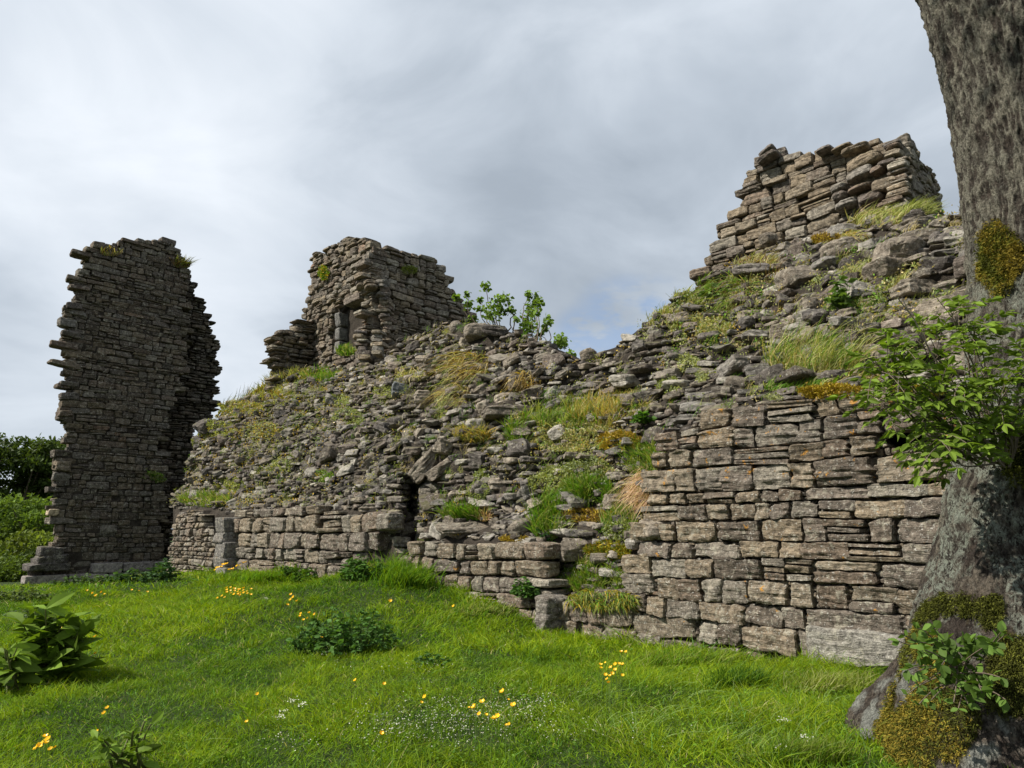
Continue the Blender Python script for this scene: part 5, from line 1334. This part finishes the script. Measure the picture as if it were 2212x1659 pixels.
# ------------------------------------------------------------------ the big tree at the right
M_BARK, t = new_mat('grey_bark')
geo = t.n('ShaderNodeNewGeometry'); pos = geo.outputs['Position']; att = t.n('ShaderNodeAttribute', attribute_name='tint').outputs['Color']
st_ = t.n('ShaderNodeMapping', ins={0: pos, 3: (1, 1, .5)}).outputs[0]
nA = t.noise(st_, 55, 6, .72, 1.2); nB = t.noise(pos, 90, 4, .7); nC = t.noise(pos, 5.5, 5, .6, .5)
kk_ = t.math('ADD', t.rng(nA, .38, .62, .35, 1.45, False), t.rng(nB, .2, .8, -.2, .2, False))
c = t.mix(1.0, att, t.n('ShaderNodeCombineColor', ins={0: kk_, 1: kk_, 2: kk_}).outputs[0], 'MULTIPLY')
zc = t.n('ShaderNodeSeparateXYZ', ins={0: pos}).outputs[2]
lw_ = t.math('MULTIPLY', t.rng(zc, 0.7, 1.3), t.rng(zc, 3.4, 2.3))
lic = t.math('MULTIPLY', t.rng(nC, .42, .54), t.math('ADD', .12, t.math('MULTIPLY', lw_, .95)))
lic = t.math('MULTIPLY', lic, t.rng(nA, .43, .54))
lic = t.math('MULTIPLY', lic, t.rng(t.noise(pos, 17, 5, .7, .6), .36, .50))
c = t.mix(lic, c, (.30, .325, .265, 1))
spk = t.rng(t.noise(pos, 60, 3, .6), .62, .68)
c = t.mix(t.math('MULTIPLY', spk, .35), c, (.30, .31, .26, 1))
b = t.n('ShaderNodeBump', ins={'Strength': 1.0, 'Distance': .06, 'Height': t.math('ADD', nA, t.math('MULTIPLY', nB, .4))})
bs = t.n('ShaderNodeBsdfPrincipled', ins={'Base Color': c, 'Roughness': .92, 'Normal': b.outputs[0]}); bs.inputs['Specular IOR Level'].default_value = .2
t.n('ShaderNodeOutputMaterial', ins={0: bs.outputs[0]})
TL = [(-700, 1800), (-350, 1900), (0, 1990), (100, 2020), (200, 2045), (300, 2065), (400, 2082), (500, 2092), (600, 2098), (700, 2098), (800, 2092), (900, 2078), (1000, 2062), (1100, 2038), (1200, 2008), (1300, 1975), (1400, 1945), (1450, 1925), (1500, 1885), (1560, 1852), (1620, 1834), (1690, 1822), (1800, 1805)]
TR = [(-700, .36), (-350, .40), (0, .43), (500, .42), (900, .44), (1200, .52), (1400, .62), (1500, .78), (1600, .88), (1700, .94), (1800, 1.0)]
YC = 4.1
vv_ = np.concatenate([np.linspace(-700, -20, 60), np.linspace(-15, 1800, 900)]); nth = 640; th = np.arange(nth) * 2 * np.pi / nth
uL = np.interp(vv_, [a for a, _ in TL], [b_ for _, b_ in TL]); rad = np.interp(vv_, [a for a, _ in TR], [b_ for _, b_ in TR])
uL = np.convolve(np.pad(uL, 8, mode='edge'), np.ones(17) / 17, 'valid'); rad = np.convolve(np.pad(rad, 8, mode='edge'), np.ones(17) / 17, 'valid')
# tangent sight line to a circle: move the centre so that the silhouette lands on uL
cen = []
for i in range(len(vv_)):
    pL = P(uL[i], vv_[i], YC); d2 = norm(np.array([pL[0], pL[1]])); nrm2 = np.array([d2[1], -d2[0]]); c2 = pL[:2] + nrm2 * rad[i]; cen.append([c2[0], c2[1], pL[2]])
cen = np.array(cen)
zlow = np.clip((0.95 - cen[:, 2]) / .95, 0, 1.3)
TH, CI = np.meshgrid(th, np.arange(len(vv_)))
RR = rad[CI]
lob = 0.16 * np.cos(5 * TH + 0.6 + 0.15 * cen[CI, 2]) * zlow[CI] ** 1.2 * RR + 0.03 * np.cos(3 * TH + 1.3 * cen[CI, 2]) * RR
pc = np.stack([np.cos(TH) * RR, np.sin(TH) * RR, cen[CI, 2]], -1)
plate = fbm(np.stack([pc[..., 0] * 26, pc[..., 1] * 26, pc[..., 2] * 9], -1), 201, 3)
ridge = 1 - np.abs(fbm(np.stack([pc[..., 0] * 38, pc[..., 1] * 38, pc[..., 2] * 9], -1), 203, 3)) * 3.0
ridge = .6 * ridge + .4 * (1 - np.abs(fbm(np.stack([pc[..., 0] * 14, pc[..., 1] * 14, pc[..., 2] * 5], -1), 205, 2)) * 2.4)
lump = fbm(pc * 2.2, 207, 3)
lowb = np.clip((2.6 - pc[..., 2]) / 2.0, 0, 1)
RR2 = RR + lob + .013 * plate + .012 * fbm(np.stack([pc[..., 0] * 60, pc[..., 1] * 60, pc[..., 2] * 28], -1), 221, 2) + .019 * np.clip(ridge, -.6, 1) + (.008 + .04 * lowb) * lump + .02 * lowb * fbm(pc * 7, 209, 2)
V = np.stack([cen[CI, 0] + np.cos(TH) * RR2, cen[CI, 1] + np.sin(TH) * RR2, cen[CI, 2]], -1)
pu, pv = project(V)
facing = (np.sin(TH) < 0.2)
def ell(u, v, ru, rv, hard=.35):
    d = ((pu - u) / ru) ** 2 + ((pv - v) / rv) ** 2; return np.clip((1.0 + 2.4 * fbm(V * [5.0, 5.0, 2.6], 301, 4) - d) / hard, 0, 1) * facing
MOSSES = [('upper_moss', 2150, 570, 48, 82, ('mdark', 'mgreen', 'mgreen', 'mgold'), 9000), ('collar_moss', 2060, 1320, 125, 44, ('mdark', 'mgreen', 'mdark'), 9000), ('root_moss', 1893, 1550, 92, 175, ('mgold', 'mgreen', 'mgold', 'mdark'), 19000), ('front_moss', 2030, 1600, 80, 90, ('mdark', 'mgreen', 'mgold'), 8000), ('side_moss', 2205, 1000, 34, 90, ('mdark', 'mgreen'), 3500), ('side_moss', 2195, 1480, 50, 110, ('mdark', 'mdark', 'mgreen'), 6000), ('front_moss', 1985, 1400, 60, 70, ('mgold', 'mdark', 'mgreen'), 6000)]  # moss tints carry the light: golder on the sunlit left, darker at the right
msk = np.zeros_like(pu); whit = np.clip(fbm(V * 7.0, 331, 4) * 5 - .9, 0, 1) * np.clip((1.0 - V[..., 2]) / .3, 0, 1)
for (_, mu, mv, ru, rv, _c2, _n) in MOSSES: msk = np.maximum(msk, ell(mu, mv, ru, rv))
bark = np.array([.215, .200, .155]); crack = np.array([.055, .042, .034])
kx = np.clip((ridge - .25) * 2.2, 0.08, 1)[..., None]
warm_low = np.clip((1.9 - V[..., 2:3]) / .8, 0, 1)
tint = crack * (1 - kx) + (bark * (1 - .4 * warm_low) + np.array([0.02, 0, 0]) * warm_low) * kx
tint = tint * (1 - whit[..., None] * .8) + np.array([.36, .37, .33]) * whit[..., None] * .8
tint = tint * (1 - msk[..., None]) + np.array([.075, .060, .015]) * msk[..., None]
i = np.arange(len(vv_) - 1)[:, None] * nth; j = np.arange(nth)[None]; j2 = (j + 1) % nth
Q = np.stack([i + j, i + nth + j, i + nth + j2, i + j2], -1).reshape(-1, 4)
tree = thing('tree', 'big old tree leaning at the right edge with rough grey bark and mossy flared roots', 'tree', (cen[-1][0], cen[-1][1], float(ground_z(cen[-1][0], cen[-1][1]))))
trunk = make_mesh('trunk', V.reshape(-1, 3), Q, tint=tint.reshape(-1, 3), mat=M_BARK, parent=tree, smooth=True)
NV = norm(np.stack([np.cos(TH), np.sin(TH), .25 + 0 * TH], -1))
for (nm, mu, mv, ru, rv, cols, n) in MOSSES:
    e = ell(mu, mv, ru, rv, .9) > rt_.uniform(.02, .8, pu.shape)
    idx = np.argwhere(e.ravel())[:, 0]
    if len(idx) == 0: continue
    s = idx[rt_.randint(len(idx), size=n)]; p = V.reshape(-1, 3)[s] + rt_.normal(0, .006, (n, 3)); nn = NV.reshape(-1, 3)[s]
    clump = np.clip(.5 + .9 * fbm(p * 16, 311, 2), 0, 1.4); p = p + nn * (clump * .022)[:, None]
    cc = np.array([COL[c_] for c_ in cols])[np.clip(((fbm(p * 9, 313, 2) + .5) * len(cols)).astype(int) + rt_.randint(-1, 2, n), 0, len(cols) - 1)] * rt_.uniform(.5, 1.3, (n, 1))
    tp = 'moss'
    blades_mesh(tp, p, nn + rt_.normal(0, .8, (n, 3)), rt_.uniform(.008, .022, n), rt_.uniform(.003, .006, n), np.array([0, 0, -.35]) + np.zeros((n, 3)), cc, M_MOSS, parent=tree, seg=2, r=rt_)
# limbs and crown above the picture, which shade the trunk
topc = cen[0]
limbs = []; crownc = []
for (dx, dy, dz, R_) in [(-3.4, -2.2, 1.4, 1.3), (-2.3, -2.6, 2.3, 1.2), (-4.6, -3.2, 2.6, 1.3), (0.6, -1.2, 2.6, 1.5), (2.2, 1.0, 2.5, 1.8), (-0.6, 2.0, 4.0, 1.5), (-2.9, -1.5, 3.4, 1.2), (0.3, 0.3, 4.4, 1.6), (3.0, -1.2, 1.6, 1.4)]:
    e = topc + np.array([dx, dy, dz]); limbs.append((bez(topc - [0, 0, .3], topc + np.array([dx * .3, dy * .3, dz * .7]), e, 12), np.linspace(.20, .03, 12))); crownc.append((e, R_))
tubes_mesh('limbs', limbs, M_TWIG, tree, n=8)
P0 = []
for c_, R_ in crownc:
    n = 650; u3 = norm(rt_.normal(size=(n, 3))); q = c_ + u3 * (R_ * rt_.rand(n, 1) ** .4); q = q[fbm(q * 1.4, 321, 2) > -.12]; P0.append(q)
P0 = np.concatenate(P0); N = len(P0)
leaves_mesh('crown', P0, rt_.normal(size=(N, 3)), rt_.uniform(.09, .16, N), np.array([.06, .12, .02]) * rt_.uniform(.7, 1.3, (N, 1)), M_LEAF, tree, leaf_template(.5), r=rt_)
# leafy shoots on the trunk (pinnate leaves)
def pinnate(path_px, Y0, Y1, rad_, nleaf, leaflen, r, side=None):
    pts = np.array([P(u, v, Y0 + (Y1 - Y0) * i_ / (len(path_px) - 1)) for i_, (u, v) in enumerate(path_px)])
    t_ = np.linspace(0, len(pts) - 1, 14); xx = np.stack([np.interp(t_, np.arange(len(pts)), pts[:, a]) for a in range(3)], -1)
    for _ in range(2): xx[1:-1] = (xx[:-2] + xx[2:] + 2 * xx[1:-1]) / 4
    tub = [(xx, np.linspace(rad_, rad_ * .35, 14))]; P_, A_, S_ = [], [], []
    tang = norm(np.gradient(xx, axis=0))
    for i_ in range(nleaf):
        j_ = min(13, int(2 + 11.5 * (i_ + .5) / nleaf)); b = xx[j_]; az = r.uniform(0, 2 * np.pi)
        out_ = norm(tang[j_] * .6 + norm(np.cross(tang[j_], r.normal(size=3))) * 1.0 + np.array([0, -.15, .15])); L = leaflen * r.uniform(.8, 1.3) * 3.0
        rc = bez(b, b + out_ * L * .5 + [0, 0, .02], b + out_ * L + [0, 0, -.25 * L], 6); tub.append((rc, .0016))
        tg = norm(np.gradient(rc, axis=0)); s_ = norm(np.cross(tg[3], [0, 0, 1.0]))
        for m_ in (2, 3, 4, 5):
            for sg in (-1, 1):
                P_.append(rc[m_]); A_.append(tg[m_] * .55 + s_ * sg + r.normal(0, .15, 3)); S_.append(leaflen * r.uniform(.75, 1.1))
        P_.append(rc[5]); A_.append(tg[5]); S_.append(leaflen * 1.05)
    return tub, P_, A_, S_
rl = np.random.RandomState(77)
paths = [([(2150, 1010), (2080, 900), (2010, 790), (1985, 715)], 3.55, 3.2, 7), ([(2160, 990), (2120, 850), (2075, 740), (2050, 660)], 3.55, 3.3, 8), ([(2140, 1000), (2030, 905), (1950, 850), (1890, 780)], 3.55, 3.15, 8),
         ([(2100, 980), (2000, 880), (1940, 800), (1925, 770)], 3.5, 3.2, 6), ([(2120, 1000), (2010, 960), (1950, 880), (1895, 860)], 3.5, 3.2, 6), ([(2170, 1000), (2150, 900), (2130, 800), (2110, 700)], 3.5, 3.35, 7),
         ([(2180, 1010), (2190, 920), (2200, 830), (2230, 780)], 3.5, 3.4, 6), ([(2120, 1010), (2080, 950), (2060, 900), (2000, 830)], 3.5, 3.1, 7), ([(2170, 1010), (2120, 950), (2100, 880), (2080, 800)], 3.45, 3.1, 7), ([(2160, 1000), (2100, 985), (2050, 960), (2010, 940)], 3.45, 3.15, 5), ([(2180, 1000), (2190, 960), (2150, 900), (2160, 860)], 3.45, 3.1, 5)]
tub, P_, A_, S_ = [], [], [], []
paths += [([(a + rl.uniform(-30, 30), b + rl.uniform(-35, 35)) if k_ else (a, b) for k_, (a, b) in enumerate(q_[0])], q_[1], q_[2] - rl.uniform(-.1, .15), q_[3] + 2) for q_ in paths * 2]
for (pp_, y0, y1, n) in paths:
    a, b, c_, d = pinnate(pp_, y0, y1, .005, n, .056, rl); tub += a; P_ += b; A_ += c_; S_ += d
tubes_mesh('shoots', tub, M_TWIG, tree, n=5)
N = len(P_); 
ash_tpl = leaf_template(.42, .08, .2)
leaves_mesh('shoot_leaves', P_, A_, S_, np.array([.13, .20, .022]) * rl.uniform(.6, 1.4, (N, 1)), M_LEAF, tree, ash_tpl, r=rl)
# bare twigs
tw = [([(2085, 880), (2010, 760), (1975, 690), (1938, 642)], 3.3, 3.1, .005), ([(1975, 690), (1960, 668), (1948, 640)], 3.15, 3.1, .003), ([(1990, 900), (1955, 880), (1940, 850), (1942, 800)], 3.2, 3.1, .005), ([(2140, 960), (2070, 905), (1990, 880)], 3.35, 3.2, .006)]
tubes_mesh('bare_twigs', [(np.array([P(u, v, y0 + (y1 - y0) * k_ / (len(pl) - 1)) for k_, (u, v) in enumerate(pl)]), np.linspace(rr_, rr_ * .5, len(pl))) for pl, y0, y1, rr_ in tw], plain_mat('grey_twig', (.28, .23, .19), .8), tree, n=5)
# sprouts from the root collar
P_, A_, S_, tub = [], [], [], []
for k_ in range(40):
    u1, v1 = rl.uniform(1935, 2175), rl.uniform(1355, 1535); Yb = 3.18
    a = P(2060 + rl.uniform(-40, 40), 1450 + rl.uniform(-30, 40), 3.42); e = P(u1, v1, Yb - rl.uniform(.0, .3)); pa = bez(a, (a + e) / 2 + [0, -.03, .05], e, 8); tub.append((pa, np.linspace(.004, .002, 8)))
    tg = norm(np.gradient(pa, axis=0))
    for m_ in range(3, 8):
        for sg in (-1, 1):
            s_ = norm(np.cross(tg[m_], rl.normal(size=3))); P_.append(pa[m_]); A_.append(tg[m_] * .5 + s_ * sg); S_.append(rl.uniform(.026, .052))
tubes_mesh('root_sprouts', tub, M_TWIG, tree, n=5)
N = len(P_); leaves_mesh('sprout_leaves', P_, A_, S_, np.array([.09, .155, .028]) * rl.uniform(.6, 1.5, (N, 1)), M_LEAF, tree, leaf_template(.72, .06, .15), r=rl)

# ------------------------------------------------------------------ sapling behind the crest
def sapling(root_px, tips, Y, lab, seed):
    rr = np.random.RandomState(seed); g = P(root_px[0], root_px[1], Y); t = thing('sapling', lab, 'sapling', g)
    tub, P_, A_, S_ = [], [], [], []
    for (u, v, s) in tips:
        e = P(u, v, Y + rr.uniform(-.6, .6)); k = Y / FPX
        m_ = (g + e) / 2 + np.array([rr.uniform(-.3, .3) + .25 * (1 if e[0] > g[0] else -1), 0, -.15 * abs(e[0] - g[0])]); pa = bez(g, m_, e, 12)
        pa[2:-1] += rr.normal(0, .025, (9, 3)); tub.append((pa, np.linspace(.022, .006, 12)))
        n = int(14 + s * 3.2)
        c_ = e + rr.normal(0, 1, (n, 3)) * s * k * .5
        P_ += list(c_); A_ += list(rr.normal(size=(n, 3)) * [1, 1, .5] + [.5, 0, -.2]); S_ += list(rr.uniform(.055, .115, n))
    tubes_mesh('branches', tub, M_TWIG, t, n=5)
    N = len(P_); leaves_mesh('foliage', P_, A_, S_, np.array([.15, .24, .045]) * rr.uniform(.55, 1.4, (N, 1)), M_LEAF, t, leaf_template(.8, .05, .2, .15), r=rr)
sapling(z2(1700, 800), [(*z2(a, b), s * .3472) for a, b, s in [(1597, 435, 30), (1480, 485, 16), (1415, 505, 22), (1490, 545, 28), (1560, 520, 10), (1560, 575, 20), (1680, 530, 50), (1720, 515, 34), (1640, 580, 46), (1620, 610, 50), (1755, 590, 28), (1690, 600, 34), (1520, 640, 26)]], 15.5, 'wind blown sapling growing behind the crest right of the middle tower', 5)
sapling(z2(1900, 850), [(*z2(a, b), s * .3472) for a, b, s in [(1860, 488, 22), (1900, 515, 46), (1930, 540, 30), (1880, 570, 50), (1900, 600, 36), (1850, 640, 45), (1870, 690, 48), (1840, 715, 34), (1980, 660, 40), (1960, 700, 22), (1930, 740, 20), (1790, 640, 14)]], 15.2, 'second sapling with dense leaves right of the wind blown one', 6)
sapling(z2(2080, 930), [(*z2(a, b), s * .3472) for a, b, s in [(2060, 765, 36), (2080, 795, 34), (2040, 800, 20), (2120, 860, 30), (2100, 880, 30), (2140, 880, 16)]], 14.8, 'small sapling top just showing over the dip of the crest', 7)

# ------------------------------------------------------------------ wood at the left
def wood_tree(u, vtop, Y, R_, lab, tint, seed, n=9000, zb=None, leaf=.30, squash=.8):
    rr = np.random.RandomState(seed); top_ = P(u, vtop, Y); gz = float(ground_z(top_[0], top_[1])); H = top_[2] - gz
    t = thing('tree', lab, 'tree', (top_[0], top_[1], gz), 'trees beyond the left tower')
    base = np.array([top_[0], top_[1], gz])
    lobes = []; limbs = [(np.array([base, base + [0.1, 0, H * .35], base + [0, .1, H * .75]]), np.array([.32, .22, .08]))]
    for k_ in range(26):
        a = rr.uniform(0, 2 * np.pi); q = rr.rand() ** .5; hz = rr.uniform(.10, .93); w_ = math.sqrt(max(0.05, 1 - (abs(hz - .42) / .62) ** 2.2))
        c_ = base + np.array([math.cos(a) * q * R_ * w_, math.sin(a) * q * R_ * w_, H * hz]); lobes.append((c_, R_ * rr.uniform(.22, .40)))
        limbs.append((bez(base + [0, 0, H * min(hz, .6) * .6], (base + c_) / 2 + [0, 0, H * .15], c_, 6), np.linspace(.09, .02, 6)))
    lobes.append((base + [0, 0, H - R_ * .3], R_ * .32))
    tubes_mesh('trunk', limbs, M_TWIG, t, n=6)
    P0 = []; C0 = []
    for c_, r_ in lobes:
        m_ = n // len(lobes); u3 = norm(rr.normal(size=(m_, 3))); q = c_ + u3 * r_ * (rr.uniform(.55, 1.08, (m_, 1))) * [1, 1, squash]
        P0.append(q); C0.append(np.full(m_, rr.uniform(.72, 1.3)))
    P0 = np.concatenate(P0); C0 = np.concatenate(C0); k_ = fbm(P0 * 1.1, 401 + seed, 3) > -.22; P0 = P0[k_]; C0 = C0[k_]; N = len(P0)
    leaves_mesh('crown', P0, rr.normal(size=(N, 3)), leaf * rr.uniform(.5, 1.1, N), np.array(tint) * (C0 * rr.uniform(.7, 1.3, N))[:, None], M_LEAF, t, TINY, r=rr)
DT = (.055, .085, .018); MT = (.085, .13, .022); LT = (.11, .17, .03)
wood_tree(60, 932, 40, 3.0, 'dark rounded tree filling the gap left of the tower', DT, 1, 16000, leaf=.34)
wood_tree(-40, 940, 38, 3.0, 'dark tree cut by the left picture edge', DT, 2, 12000, leaf=.34)
wood_tree(150, 942, 42, 3.0, 'dark tree half hidden behind the left tower edge', (.06, .09, .02), 3, 12000, leaf=.34)
wood_tree(25, 1085, 31, 2.3, 'brighter bush in front of the dark trees at the left edge', LT, 4, 12000, leaf=.26)
wood_tree(105, 1070, 30, 1.9, 'light green bush touching the tower foot', LT, 5, 11000, leaf=.24)
wood_tree(70, 1150, 26, 1.6, 'lowest yellowish bush before the wood at the left', (.12, .16, .03), 6, 9000, leaf=.22)
wood_tree(-20, 1190, 25, 1.5, 'dark low bush at the left edge of the meadow', MT, 7, 7000, leaf=.22)
wood_tree(120, 1200, 24.5, 1.2, 'dark shrub right behind the tower plinth', DT, 8, 7000, leaf=.2)
wood_tree(30, 1215, 23, 1.1, 'small green shrub at the edge of the grass', MT, 9, 5000, leaf=.18)
for k_, (u, Y, R_) in enumerate([(-260, 40, 3.2), (-480, 36, 3.2), (-760, 34, 3.2)]):
    wood_tree(u, 950, Y, R_, 'tree of the wood outside the left picture edge', DT, 20 + k_, 6000, leaf=.4)
